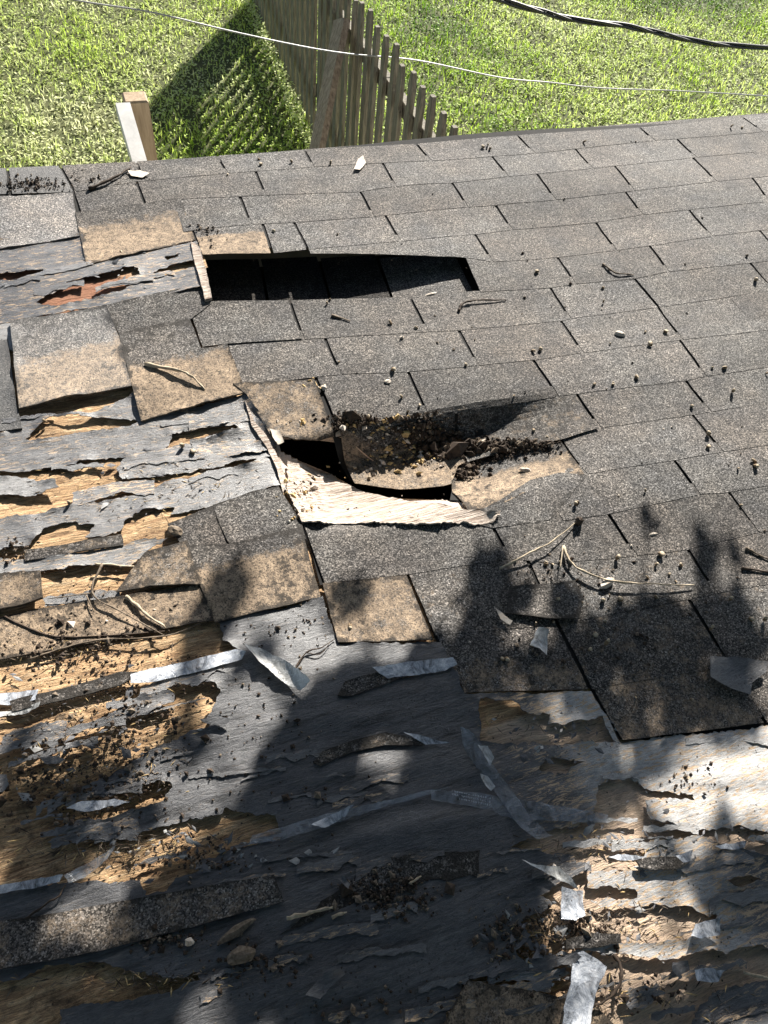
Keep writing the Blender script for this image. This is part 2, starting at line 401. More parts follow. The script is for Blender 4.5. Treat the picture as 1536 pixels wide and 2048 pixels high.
def join_data(name, parts, mat, parent=None):
    vs = []; fs = []; o = 0
    for v, f in parts:
        vs += [tuple(p) for p in v]; fs += [tuple(i+o for i in g) for g in f]; o += len(v)
    return mesh_obj(name, vs, fs, mat, parent)
def box_data(c, sx, sy, sz, rot=None):
    v = [Vector((x*sx/2, y*sy/2, z*sz/2)) for x in (-1, 1) for y in (-1, 1) for z in (-1, 1)]
    if rot: v = [rot @ p for p in v]
    v = [p+Vector(c) for p in v]
    return v, [(0, 1, 3, 2), (4, 6, 7, 5), (0, 4, 5, 1), (2, 3, 7, 6), (0, 2, 6, 4), (1, 5, 7, 3)]
def tube_data(P, r, seg=7, bumpy=.15, seed=0, closed=True):
    P = [Vector(p) for p in P]; vs = []; fs = []; n = len(P)
    rs = random.Random(seed)
    for i, p in enumerate(P):
        t = (P[min(i+1, n-1)]-P[max(i-1, 0)]).normalized()
        a = t.cross(Vector((0, 0, 1)));
        if a.length < .1: a = t.cross(Vector((1, 0, 0)))
        a.normalize(); b = t.cross(a)
        rr = r(i/(n-1)) if callable(r) else r
        for k in range(seg):
            an = 2*math.pi*k/seg; q = rr*(1+bumpy*(rs.random()-.5)*2)
            vs.append(p+a*math.cos(an)*q+b*math.sin(an)*q)
    for i in range(n-1):
        for k in range(seg):
            fs.append((i*seg+k, i*seg+(k+1) % seg, (i+1)*seg+(k+1) % seg, (i+1)*seg+k))
    fs.append(tuple(range(seg))[::-1]); fs.append(tuple((n-1)*seg+k for k in range(seg)))
    return vs, fs
def smoothline(P, sub=5):
    P = [Vector(p) for p in P]; out = []
    for i in range(len(P)-1):
        p0, p1, p2, p3 = P[max(i-1, 0)], P[i], P[i+1], P[min(i+2, len(P)-1)]
        for j in range(sub):
            t = j/sub
            out.append(.5*((2*p1)+(-p0+p2)*t+(2*p0-5*p1+4*p2-p3)*t*t+(-p0+3*p1-3*p2+p3)*t**3))
    out.append(P[-1]); return out

# ================================================================== SETTING
M['fence_rail'] = M['fence']
def lawn_ground():
    xs = np.concatenate([np.linspace(-90, -3, 14), np.linspace(-2, 9, 45), np.linspace(10, 90, 14)])
    ys = np.concatenate([np.linspace(-60, 1, 12), np.linspace(1.5, 11, 45), np.linspace(12, 160, 16)])
    X, Y = np.meshgrid(xs, ys); Z = GK*Y + .05*(fbm(X*.9+9, Y*.9, 3)-.5)*(np.abs(Y-6) < 6)
    Z = np.where(Y > 30, GK*30+(Y-30)*.02, Z)
    n, m = X.shape; v = np.stack([X.ravel(), Y.ravel(), Z.ravel()], 1)
    f = [(i*m+j, i*m+j+1, (i+1)*m+j+1, (i+1)*m+j) for i in range(n-1) for j in range(m-1)]
    o = mesh_obj('ground', v, f, M['soil_ground'], None, None, True); tag(o, 'sloping lawn ground beyond the roof', 'ground', kind='structure')
lawn_ground()
def grass():
    n = 330000
    # denser near the view
    x = rng.uniform(-1.6, 7.6, n); y = 3.0 + rng.uniform(0, 1, n)**1.15*6.5
    patch = fbm(x*1.1+3, y*1.1, 21, 4); p2 = fbm(x*6, y*6, 31, 3); p3 = fbm(x*2.4+7, y*1.7, 41, 3)
    keep = rng.uniform(0, 1, n) < (.62+.9*(p2-.4)); x, y, patch, p2, p3 = (q[keep] for q in (x, y, patch, p2, p3)); n = len(x)
    z = gz(x, y)
    tall = np.clip((p3-.5)*5, 0, 1)
    hgt = rng.uniform(.006, .032, n)*(.75+.9*p2) + tall*.02
    kind = rng.uniform(0, 1, n) < (.34+.3*(1-tall))          # broad clover-like leaves against blades
    ang = rng.uniform(0, 2*np.pi, n); wd = np.where(kind, rng.uniform(.005, .012, n), rng.uniform(.002, .004, n))
    L = np.where(kind, rng.uniform(.010, .021, n), rng.uniform(.03, .07, n))
    tilt = np.where(kind, rng.uniform(-.3, .6, n), rng.uniform(.4, 1.35, n))
    dx, dy = np.cos(ang), np.sin(ang)
    hx, hy, hz = dx*np.cos(tilt), dy*np.cos(tilt), np.sin(tilt)
    b = np.stack([x, y, z+hgt*np.where(kind, 1, .2)], 1)
    side = np.stack([-dy*wd, dx*wd, rng.uniform(-.4, .4, n)*wd], 1); up = np.stack([hx*L, hy*L, hz*L], 1)
    V = np.stack([b, b+up*.5+side, b+up, b+up*.5-side], 1)
    tone = np.clip(.16+1.5*(patch-.3)+rng.normal(0, .11, n)+.12*kind-.18*tall+.3*(fbm(x*.6, y*.6, 77)-.5)-.02*(x-3), 0, 1)
    tone = np.where(rng.uniform(0, 1, n) < .02, 1.0, tone)
    o = fast_mesh('grass', V, 4, M['grass'], tone)
    tag(o, 'green lawn grass and clover behind the roof', 'grass', kind='stuff')
grass()

# ================================================================== HOUSE
house = empty('house', (0.6, 1.2, 0.1)); tag(house, 'low house with a torn and sagging grey shingle roof in the foreground', 'house')
roof_m = MR.copy()
def hp(o):                                    # parent a roof-frame mesh to the house
    o.parent = house; o.matrix_parent_inverse = Matrix.Identity(4); o.matrix_basis = Matrix.Translation(-house.location) @ MR
    return o
RV = uv0(768, 291)[1]                          # ridge
HOLE = [(548, 872), (600, 868), (690, 878), (760, 935), (905, 962), (965, 985), (990, 1020), (960, 1012), (880, 1002), (780, 1000), (720, 985), (660, 950), (600, 925), (560, 905)]
def decking():
    us = np.concatenate([np.arange(-1.3, -.62, .12), np.arange(-.62, 1.95, .0075), np.arange(1.95, 3.6, .06)])
    vs = np.concatenate([np.arange(-1.3, -.42, .1), np.arange(-.42, 1.45, .0075), np.arange(1.45, RV, .03), [RV]])
    U, V = np.meshgrid(us, vs)
    wn = fbm(U*9+fbm(U*4, V*4, 8)*2, V*48, 13, 4); st = np.floor(fbm(U*5, V*26, 19, 3)*7)/7
    lay = fbm(U*7+5, V*22, 23, 4)
    Z = W(U, V, 'L') + (wn-.5)*.006 + (st-.5)*.013 - .006
    uL = np.interp(V, [uv0(0, 1040)[1], V960, V815, V600, V505, RV][0:6], [0]*6)
    # below the sunken shingles the deck follows the sag, left of the tear it stays flat
    tear = np.array(uvs([(360, 440), (392, 500), (418, 604), (455, 690), (490, 790), (545, 880), (575, 985), (600, 1045)], 0, 'L'))
    o_ = np.argsort(tear[:, 1]); ut = np.interp(V, tear[o_, 1], tear[o_, 0])
    Z = np.where(U > ut, np.minimum(W(U, V, 'R'), W(U, V, 'R')) + (wn-.5)*.005-.006, Z)
    n, m = U.shape; v = np.stack([U.ravel(), V.ravel(), Z.ravel()], 1)
    I = np.arange(n*m).reshape(n, m); f = np.stack([I[:-1, :-1], I[:-1, 1:], I[1:, 1:], I[1:, :-1]], -1).reshape(-1, 4)
    cen = v[f].mean(1)[:, :2]; k = ~inside(uvs(HOLE, -.01), cen) & ~inside(uvs([(410, 490), (960, 492), (965, 600), (800, 614), (600, 622), (418, 626)], 0), cen); f = f[k]
    red = sm(-U, -uv0(330, 560)[0], -uv0(200, 560)[0])*sm(V, uv0(150, 640)[1], uv0(150, 610)[1])
    px_b = 1.0*(U > ut)*(U < 1.2)*sm(V, uv0(700, 1075)[1], uv0(700, 1045)[1])*(V < V815+.05)
    px_b = np.maximum(px_b, .45*sm(U, uv0(1000, 1800)[0], uv0(1180, 1800)[0])*(V < uv0(1200, 1380)[1]))
    rot = .25 + .75*sm(-U, -uv0(520, 1600)[0], -uv0(200, 1600)[0])*sm(-V, -uv0(200, 1240)[1], -uv0(200, 1420)[1]) + .5*(fbm(U*3, V*3, 51)-.4)
    o = mesh_obj('decking', v, f, M['wood'], None, {'red': red.ravel()*.9, 'bleach': px_b.ravel(), 'rot': np.clip(rot, 0, 1).ravel()}, True)
    hp(o)
    # walls of the hole, and the dark space below
    hu = uvs(HOLE, -.01); nn = len(hu)
    tv = [(a, b, float(W(a, b))-.004) for a, b in hu]+[(a, b, float(W(a, b))-.028) for a, b in hu]
    hp(mesh_obj('hole_edge', tv, [(i, (i+1) % nn, (i+1) % nn+nn, i+nn) for i in range(nn)], M['wood'], None, {'bleach': np.full(2*nn, .4)}))
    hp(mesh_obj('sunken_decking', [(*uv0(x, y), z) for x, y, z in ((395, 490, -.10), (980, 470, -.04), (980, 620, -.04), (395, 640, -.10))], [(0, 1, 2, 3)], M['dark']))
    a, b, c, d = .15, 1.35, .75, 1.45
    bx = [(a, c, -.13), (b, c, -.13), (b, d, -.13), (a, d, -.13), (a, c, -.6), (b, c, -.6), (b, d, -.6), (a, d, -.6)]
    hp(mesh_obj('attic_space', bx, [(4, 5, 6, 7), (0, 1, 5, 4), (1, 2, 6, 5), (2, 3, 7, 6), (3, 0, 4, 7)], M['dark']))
decking()
def shell():
    # fascia along the high edge, gutter-less walls down to the ground
    z0 = -.012; u0, u1, v0 = -1.3, 3.6, -1.3
    v = [(u0, RV+.002, z0), (u1, RV+.002, z0), (u1, RV+.002, -.16), (u0, RV+.002, -.16), (u0, RV+.03, z0+.002), (u1, RV+.03, z0+.002), (u1, RV+.03, -.16), (u0, RV+.03, -.16)]
    f = [(4, 5, 6, 7), (0, 1, 5, 4), (3, 7, 6, 2), (0, 4, 7, 3), (1, 2, 6, 5)]
    hp(mesh_obj('fascia', v, f, M['shingle_old']))
    Wc = MR @ Vector((0, RV-.12, -.14))
    x0, x1, y0, y1 = u0+.1, u1-.1, -1.2, Wc.y
    zt = lambda y: (CAMZ-H*cp)+(y-H*sp)*math.tan(PITCH)-.18
    vs = []; 
    for (x, y) in ((x0, y0), (x1, y0), (x1, y1), (x0, y1)): vs += [(x, y, gz(x, y)-.3), (x, y, zt(y))]
    vs = [Vector(p)-house.location for p in vs]
    mesh_obj('wall', vs, [(0, 2, 3, 1), (2, 4, 5, 3), (4, 6, 7, 5), (6, 0, 1, 7)], M['siding'], house)
shell()

# ---- black base felt under the intact shingles
BASE = [(345, 325), (1600, 225), (1640, 1480), (1240, 1478), (1180, 1376), (930, 1380), (870, 1276), (820, 1150), (640, 1170), (610, 1052), (990, 1056), (1000, 1010), (900, 1000), (905, 968), (700, 960), (665, 872), (495, 785), (455, 690), (405, 600), (412, 515), (400, 500), (372, 440)]
STRIP = [(404, 498), (950, 500), (958, 560), (958, 588), (800, 600), (600, 606), (412, 610)]
hp(sheet('underlayment', BASE, M['black'], -.0012, .001, None, .001, .03, 'R', holes=[STRIP], wob=0))
hp(sheet('underlayment', [(-60, 345), (350, 325), (370, 420), (180, 500), (-60, 480)], M['black'], -.0012, .001, None, .001, .03, 'R', wob=0))

# ---- shingle tabs: courses read from the butt lines
B = {
 '0': [(-80, 345), (0, 339), (260, 326), (450, 313), (610, 302), (833, 290), (1035, 273), (1280, 257), (1482, 234), (1640, 222)],
 'A': [(-80, 396), (0, 390), (150, 385), (272, 365), (455, 348), (627, 335), (862, 323), (1070, 308), (1308, 282), (1524, 265), (1640, 255)],
 'B': [(160, 430), (292, 413), (363, 400), (530, 392), (720, 385), (790, 374), (903, 367), (1016, 354), (1073, 349), (1185, 338), (1250, 331), (1392, 316), (1640, 292)],
 'C': [(363, 466), (503, 450), (588, 446), (747, 435), (935, 416), (1024, 408), (1110, 401), (1250, 385), (1432, 364), (1536, 354), (1640, 346)],
 'D': [(400, 511), (545, 508), (616, 500), (800, 484), (950, 470), (1024, 461), (1192, 446), (1284, 431), (1378, 421), (1536, 404), (1640, 394)],
 'E': [(410, 512), (540, 510), (700, 508), (850, 513), (930, 516), (984, 525), (1115, 516), (1232, 502), (1300, 493), (1424, 474), (1520, 462), (1640, 448)],
 'F': [(418, 606), (580, 604), (700, 600), (821, 597), (958, 585), (1101, 577), (1150, 569), (1268, 559), (1336, 545), (1520, 525), (1640, 512)],
 'G': [(300, 715), (402, 697), (455, 690), (607, 680), (856, 665), (918, 662), (1123, 643), (1140, 638), (1317, 616), (1518, 586), (1640, 570)],
 'H': [(470, 772), (560, 764), (680, 750), (816, 745), (956, 732), (1065, 722), (1165, 707), (1364, 681), (1640, 650)],
 'I': [(640, 826), (700, 838), (770, 845), (855, 836), (980, 815), (1114, 794), (1160, 788), (1370, 763), (1410, 754), (1640, 722)],
 'J': [(700, 972), (800, 984), (900, 976), (915, 935), (1010, 905), (1123, 882), (1199, 858), (1384, 831), (1420, 825), (1640, 790)],
 'K': [(900, 1045), (1000, 1005), (1073, 972), (1170, 950), (1346, 922), (1444, 905), (1640, 876)],
 'L': [(600, 1048), (985, 1056), (1123, 1043), (1214, 1030), (1397, 990), (1455, 986), (1640, 955)],
 'M': [(600, 1172), (815, 1150), (1018, 1118), (1110, 1128), (1271, 1113), (1375, 1100), (1515, 1066), (1640, 1045)],
 'N': [(780, 1285), (867, 1272), (1115, 1250), (1376, 1200), (1432, 1188), (1640, 1150)],
 'O': [(890, 1388), (925, 1386), (1180, 1379), (1460, 1333), (1640, 1300)],
 'P': [(1200, 1490), (1240, 1483), (1500, 1450), (1640, 1436)],
}
SL = {   # slits: (top, bottom); the course runs between consecutive slits
 'A': [(-80, 396, -70, 440), (15, 342, 22, 388), (120, 335, 150, 385), (272, 325, 290, 365), (435, 313, 455, 348), (610, 302, 627, 335), (833, 290, 862, 323), (1035, 273, 1070, 308), (1280, 257, 1308, 282), (1482, 234, 1524, 265), (1640, 222, 1680, 250)],
 'B': [(145, 385, 162, 430), (272, 365, 292, 413), (512, 345, 530, 391), (768, 340-8, 790, 373), (985, 318, 1016, 354), (1152, 302, 1185, 338), (1352, 278, 1392, 316), (1560, 262, 1600, 296)],
 'C': [(345, 402, 365, 466), (480, 396, 503, 450), (720, 385, 747, 435), (903, 367, 935, 416), (1073, 349, 1110, 401), (1230, 333, 1268, 384), (1388, 318, 1432, 364), (1545, 302, 1590, 350)],
 'D': [(385, 462, 403, 511), (527, 449, 545, 508), (588, 446, 616, 500), (771, 433, 800, 484), (989, 411, 1024, 461), (1250, 385, 1284, 431), (1507, 357, 1536, 404), (1640, 346, 1665, 392)],
 'E': [(616, 500, 618, 508), (950, 470, 984, 525), (1192, 446, 1232, 502), (1378, 421, 1424, 474), (1585, 400, 1630, 450)],
 'F': [(412, 512, 420, 606), (534, 510, 541, 604), (657, 509, 672, 601), (775, 510, 797, 598), (930, 516, 958, 585), (1115, 516, 1150, 569), (1300, 493, 1336, 545), (1520, 462, 1565, 520), (1640, 448, 1690, 500)],
 'G': [(378, 626, 402, 697), (580, 604, 607, 680), (821, 597, 856, 665), (1101, 577, 1140, 638), (1268, 559, 1317, 616), (1500, 528, 1545, 582), (1640, 512, 1690, 560)],
 'H': [(455, 690, 475, 772), (650, 677, 680, 750), (918, 662, 956, 732), (1123, 643, 1165, 707), (1317, 616, 1364, 681), (1518, 586, 1575, 655), (1650, 570, 1700, 640)],
 'I': [(630, 757, 664, 832), (816, 745, 855, 836), (1065, 722, 1114, 794), (1360, 682, 1410, 754), (1600, 655, 1660, 720)],
 'J': [(664, 832, 704, 972), (915, 827, 930, 930), (1152, 789, 1199, 858), (1370, 763, 1420, 825), (1590, 728, 1650, 790)],
 'K': [(1123, 882, 1170, 950), (1384, 831, 1444, 905), (1610, 795, 1680, 870)],
 'L': [(1073, 972, 1123, 1043), (1346, 922, 1397, 990), (1560, 888, 1625, 955)],
 'M': [(603, 1048, 645, 1167), (985, 1056, 1018, 1118), (1214, 1030, 1271, 1113), (1455, 986, 1515, 1066), (1640, 955, 1700, 1040)],
 'N': [(815, 1150, 867, 1272), (1058, 1124, 1115, 1250), (1375, 1100, 1432, 1188), (1570, 1056, 1640, 1150)],
 'O': [(867, 1272, 925, 1386), (1115, 1250, 1180, 1379), (1376, 1200, 1458, 1333), (1640, 1150, 1720, 1290)],
 'P': [(1180, 1379, 1240, 1483), (1458, 1333, 1530, 1448), (1680, 1300, 1760, 1420)],
}
def lerp_line(L, u):
    a = np.array(L); o = np.argsort(a[:, 0]); return np.interp(u, a[o, 0], a[o, 1])
BU = {k: np.array(uvs(p)) for k, p in B.items()}
for k in BU: BU[k] = BU[k][np.argsort(BU[k][:, 0])]
def tab(top, bot, s0, s1, drop=(0, 0, 0, 0), wear=0.0, lift=0.0, gap=.0088, ext=.035, dirt=.35, mat='shingle', far=False, thick=.0013):
    a0 = uv(s0[0], s0[1]); a1 = uv(s0[2], s0[3]); b0 = uv(s1[0], s1[1]); b1 = uv(s1[2], s1[3])
    nu = max(6, int((b0[0]-a0[0])/.022)); nv = 11
    rs = np.random.default_rng(int(abs(s0[0]*13+s0[1]*7)))
    S_, T = np.meshgrid(np.linspace(0, 1, nu+1), np.linspace(0, 1, nv+1))
    ul = a0[0]+gap/2+(a1[0]-a0[0])*T; ur = b0[0]-gap/2+(b1[0]-b0[0])*T
    jit = (vn(T*5, T*0+rs.integers(99), 3)-.5)*.002
    U = ul+jit+(ur-ul)*S_
    vt = np.interp(U, top[:, 0], top[:, 1]) + ext; vb = np.interp(U, bot[:, 0], bot[:, 1]) + (fbm(U*45, U*0+rs.integers(99), 4)-.5)*.003
    V = vt+(vb-vt)*T
    tt = np.clip((vt-ext-V)/(vt-ext-vb+1e-6), -.4, 1)
    Z = W(U, V)+.0020+.0009*tt+(fbm(U*8, V*8, 7)-.5)*.002 + lift*np.clip(tt, 0, 1)**2*(.4+1.2*vn(S_*2.2, S_*0, int(rs.integers(99))))
    t2 = np.clip(tt, -1, 1); Z = Z - ((drop[0]+(drop[1]-drop[0])*S_)*(1-np.clip(t2, 0, 1)) + (drop[2]+(drop[3]-drop[2])*S_)*np.clip(t2, 0, 1))
    v = np.stack([U.ravel(), V.ravel(), Z.ravel()], 1); n = len(v); m = nu+1
    I = np.arange(n).reshape(nv+1, m)
    # round the side edges slightly: drop outline vertices
    top_f = np.stack([I[:-1, :-1], I[1:, :-1], I[1:, 1:], I[:-1, 1:]], -1).reshape(-1, 4)
    faces = [tuple(f) for f in top_f]+[tuple(f[::-1]+n) for f in top_f]
    loop = list(I[0, :])+list(I[1:, -1])+list(I[-1, -2::-1])+list(I[-2:0:-1, 0])
    for i in range(len(loop)): a, b = loop[i], loop[(i+1) % len(loop)]; faces.append((a, b, b+n, a+n))
    vv = v.copy(); vv[:, 2] -= thick
    if callable(wear): wv = wear(tt, S_).ravel()
    else: wv = (wear*np.ones_like(tt)).ravel()
    return np.concatenate([v, vv]), faces, np.concatenate([wv, wv]), np.full(2*n, dirt)
rows = [('0', 'A'), ('A', 'B'), ('B', 'C'), ('C', 'D'), ('D', 'E'), ('E', 'F'), ('F', 'G'), ('G', 'H'), ('H', 'I'), ('I', 'J'), ('J', 'K'), ('K', 'L'), ('L', 'M'), ('M', 'N'), ('N', 'O'), ('O', 'P')]
low = lambda a=.55, k=1.0: (lambda tt, s: k*sm(tt, a-.15, a+.2))
SPEC = {  # wear / lift for particular tabs (course, index)
 ('D', 0): dict(wear=low(.25), dirt=.8), ('B', 0): dict(wear=0.0), ('A', 0): dict(mat='shingle_gloss_shade', dirt=1.), ('A', 1): dict(mat='shingle_gloss_shade', dirt=1.),  # A tabs: their shade is put into the colour
 ('H', 0): dict(wear=.0), ('I', 0): dict(wear=.05, dirt=.5), ('I', 1): dict(dirt=.6), ('J', 0): dict(wear=low(.2, .62), lift=.012, dirt=1.0), ('J', 1): dict(wear=.30, lift=.007, dirt=1.2),
 ('M', 0): dict(wear=0.0, dirt=.2), ('N', 0): dict(wear=.22, dirt=1.0), ('N', 1): dict(wear=.25, dirt=1.0), ('O', 0): dict(wear=low(.4, .45), dirt=1.0), ('O', 1): dict(wear=.32, dirt=.9),
 ('O', 2): dict(wear=.25, dirt=.8), ('P', 0): dict(wear=.42, lift=.004, dirt=.8), ('P', 1): dict(wear=.35, lift=.003, dirt=.8), ('M', 2): dict(dirt=.8), ('M', 1): dict(dirt=.8), ('N', 2): dict(dirt=.8, wear=.15),
 ('F', 0): dict(mat='shingle_slot_shade', dirt=.7, drop=(.085, .085, .075, .072), ext=.10), ('F', 1): dict(mat='shingle_slot_shade', drop=(.085, .080, .072, .066), ext=.10), ('F', 2): dict(mat='shingle_slot_shade', drop=(.080, .066, .066, .046), ext=.09), ('F', 3): dict(drop=(.064, .034, .050, .024), ext=.07), ('G', 0): dict(lift=.002, ext=.004), ('G', 1): dict(ext=.004), ('G', 2): dict(ext=.006),  # F tabs: shade of the sunken strip put into their colour
}
for ti, (t, b) in enumerate(rows):
    sl_ = SL[b]
    for i in range(len(sl_)-1):
        kw = dict(SPEC.get((b, i), {})); mt = kw.pop('mat', 'shingle')
        if ti == 0: kw['ext'] = .004
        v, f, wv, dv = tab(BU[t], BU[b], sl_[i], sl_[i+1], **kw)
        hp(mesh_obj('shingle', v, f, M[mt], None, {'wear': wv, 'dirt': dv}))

def outer_shingles():
    # the courses go on to the right of what the photograph shows
    ys = np.array([(225+k*60) for k in range(32)]); e = np.array([uv0(1585, y) for y in ys]); o_ = np.argsort(e[:, 1])
    vs = []; fs = []; rs = np.random.default_rng(6); v = RV-.003; j = 0
    while v > -1.25:
        u = float(np.interp(v, e[o_, 1], e[o_, 0]))-.30+rs.uniform(0, .1); lo = v-.135; first = True
        if v < uv0(1536, 1400)[1]: u += .52
        while u < 3.56:
            u2 = min(u+.36, 3.58); n = len(vs); a, b = u+.004, u2-.004
            for (x, y, z) in ((a, min(v+.03, RV-.002), .0), (b, min(v+.03, RV-.002), .0), (b, lo, .0018), (a, lo, .0018)):
                zz = float(W(x, y))+z; vs += [(x, y, zz), (x, y, zz-.002)]
            fs += [(n+6, n+4, n+2, n), (n+7, n+6, n, n+1), (n+4, n+5, n+3, n+2), (n+6, n+7, n+5, n+4)]
            u = u2
        v = lo; j += 1
    o = hp(mesh_obj('shingle', vs, fs, M['shingle'], None, {'wear': np.zeros(len(vs)), 'dirt': np.full(len(vs), .4)})); o['kind'] = 'stuff'
outer_shingles()
# ---- torn tabs traced one by one (photo pixels), each over the decking
def vgrad(y0, y1, k=1.0, x=300, nz=.25):
    """wear that sets in between the photo heights y0 and y1 at column x"""
    v0, v1 = uv0(x, y0)[1], uv0(x, y1)[1]
    return lambda U, V: k*sm(-(V+(fbm(U*12, V*12, 4)-.5)*.03)+.13*0, -v0, -v1)
def along(x0, y0, x1, y1, dv=.06, k=.78):
    """wear below the line through two photo points"""
    a, b = np.array(uv0(x0, y0)), np.array(uv0(x1, y1))
    return lambda U, V: k*sm(-(V-(a[1]+(U-a[0])*(b[1]-a[1])/(b[0]-a[0])))+(fbm(U*14, V*14, 4)-.5)*.03, -dv, dv)
TORN = [
 # polygon, base, thickness, lift, side, wear, dirt, mat
 ([(-60, 398), (145, 386), (160, 474), (-60, 508)], .004, .004, .004, 'L', 0, .5, 'shingle_spark'),
 ([(150, 425), (362, 397), (390, 481), (173, 529)], .006, .004, .004, 'L', along(160, 455, 370, 428), .4, 'shingle'),
 ([(20, 642), (120, 628), (213, 612), (245, 690), (264, 771), (120, 798), (38, 816)], .012, .005, .008, 'L', along(20, 735, 250, 672), .5, 'shingle_spark'),
 ([(-60, 690), (15, 678), (34, 812), (45, 858), (-60, 870)], .004, .004, .004, 'L', 0, .6, 'shingle_gloss_shade'),
 ([(210, 610), (300, 590), (416, 566), (424, 606), (380, 640), (240, 672)], .004, .004, .003, 'L', 0, .2, 'shingle'),
 ([(237, 666), (300, 652), (380, 638), (402, 697), (455, 690), (492, 784), (380, 815), (282, 841)], .010, .005, .006, 'L', along(260, 740, 460, 700), .5, 'shingle'),
 ([(466, 768), (628, 758), (668, 872), (640, 880), (590, 880), (540, 868), (494, 790)], .010, .004, .004, 'R', .58, .8, 'shingle'),
 ([(905, 935), (1005, 908), (1122, 883), (1168, 948), (1075, 973), (985, 1018), (935, 1020), (905, 985)], .002, .003, .003, 'R', along(900, 935, 1120, 905, .03, .95), .8, 'shingle'),
 ([(1060, 960), (1120, 945), (1175, 950), (1100, 1040), (985, 1056), (920, 1040), (1000, 1000)], .003, .003, .001, 'R', 0, .4, 'shingle'),
 ([(425, 1010), (500, 985), (557, 972), (604, 1048), (612, 1078), (462, 1096), (440, 1050)], .006, .004, .003, 'L', 0, .5, 'shingle'),
 ([(335, 1048), (425, 1012), (458, 1092), (380, 1115)], .005, .004, .003, 'L', .1, .7, 'shingle'),
 ([(376, 1090), (460, 1088), (602, 1054), (642, 1194), (540, 1218), (430, 1244), (400, 1170)], .009, .004, .003, 'L', along(400, 1130, 600, 1085, .04), .8, 'shingle'),
 ([(290, 1105), (374, 1080), (401, 1168), (300, 1172), (232, 1184), (262, 1140)], .012, .005, .003, 'L', .55, 1., 'shingle'),
 ([(-60, 1150), (80, 1142), (86, 1196), (40, 1210), (-60, 1232)], .014, .008, .004, 'L', .6, .8, 'shingle'),
 ([(645, 1166), (813, 1150), (866, 1279), (760, 1283), (676, 1284)], .007, .0035, .002, 'L', .62, .7, 'shingle'),
 ([(-60, 1250), (70, 1218), (230, 1195), (398, 1168), (430, 1240), (300, 1262), (160, 1290), (-60, 1330)], .005, .0045, .005, 'L', along(0, 1215, 400, 1160, .02, .75), .9, 'shingle_old'),
 ([(48, 1100), (120, 1090), (243, 1068), (247, 1090), (140, 1106), (50, 1122)], .006, .004, .002, 'L', .35, .6, 'shingle'),
 ([(20, 1402), (120, 1378), (240, 1345), (290, 1345), (240, 1372), (120, 1402), (25, 1424)], .006, .004, .004, 'L', .2, 1, 'shingle_old'),
 ([(627, 1525), (645, 1502), (705, 1480), (772, 1464), (852, 1482), (850, 1491), (770, 1490), (700, 1505), (640, 1532)], .008, .004, .003, 'L', .3, .8, 'shingle_old'),
 ([(675, 1392), (690, 1362), (770, 1340), (830, 1345), (760, 1372), (705, 1392)], .006, .004, .004, 'L', .25, .9, 'shingle_old'),
 ([(-60, 1850), (75, 1832), (300, 1792), (548, 1749), (568, 1803), (400, 1850), (200, 1902), (-60, 1950)], .008, .005, .004, 'L', .35, .4, 'shingle'),
 ([(1020, 1172), (1090, 1168), (1150, 1160), (1166, 1190), (1158, 1238), (1090, 1236), (1012, 1226)], .012, .004, .004, 'R', .15, .9, 'shingle'),
 ([(560, 1870), (760, 1715), (960, 1700), (958, 1750), (860, 1760), (700, 1810)], .004, .004, .003, 'L', .0, 1, 'shingle_old'),
 ([(880, 2060), (935, 1960), (1080, 1985), (1190, 2010), (1240, 2060)], .005, .004, .003, 'L', .6, .8, 'shingle_old'),
]
for k, (P, base, th, lf, sd, wr, dt, mt) in enumerate(TORN):
    hp(sheet('shingle', P, M[mt], base, th, None, .0014 if k not in (22,) else .008, .012, sd, lift=lf, attrs={'dirt': float(dt)}, wear=wr if callable(wr) else float(wr), seed=100+k, step=.008))

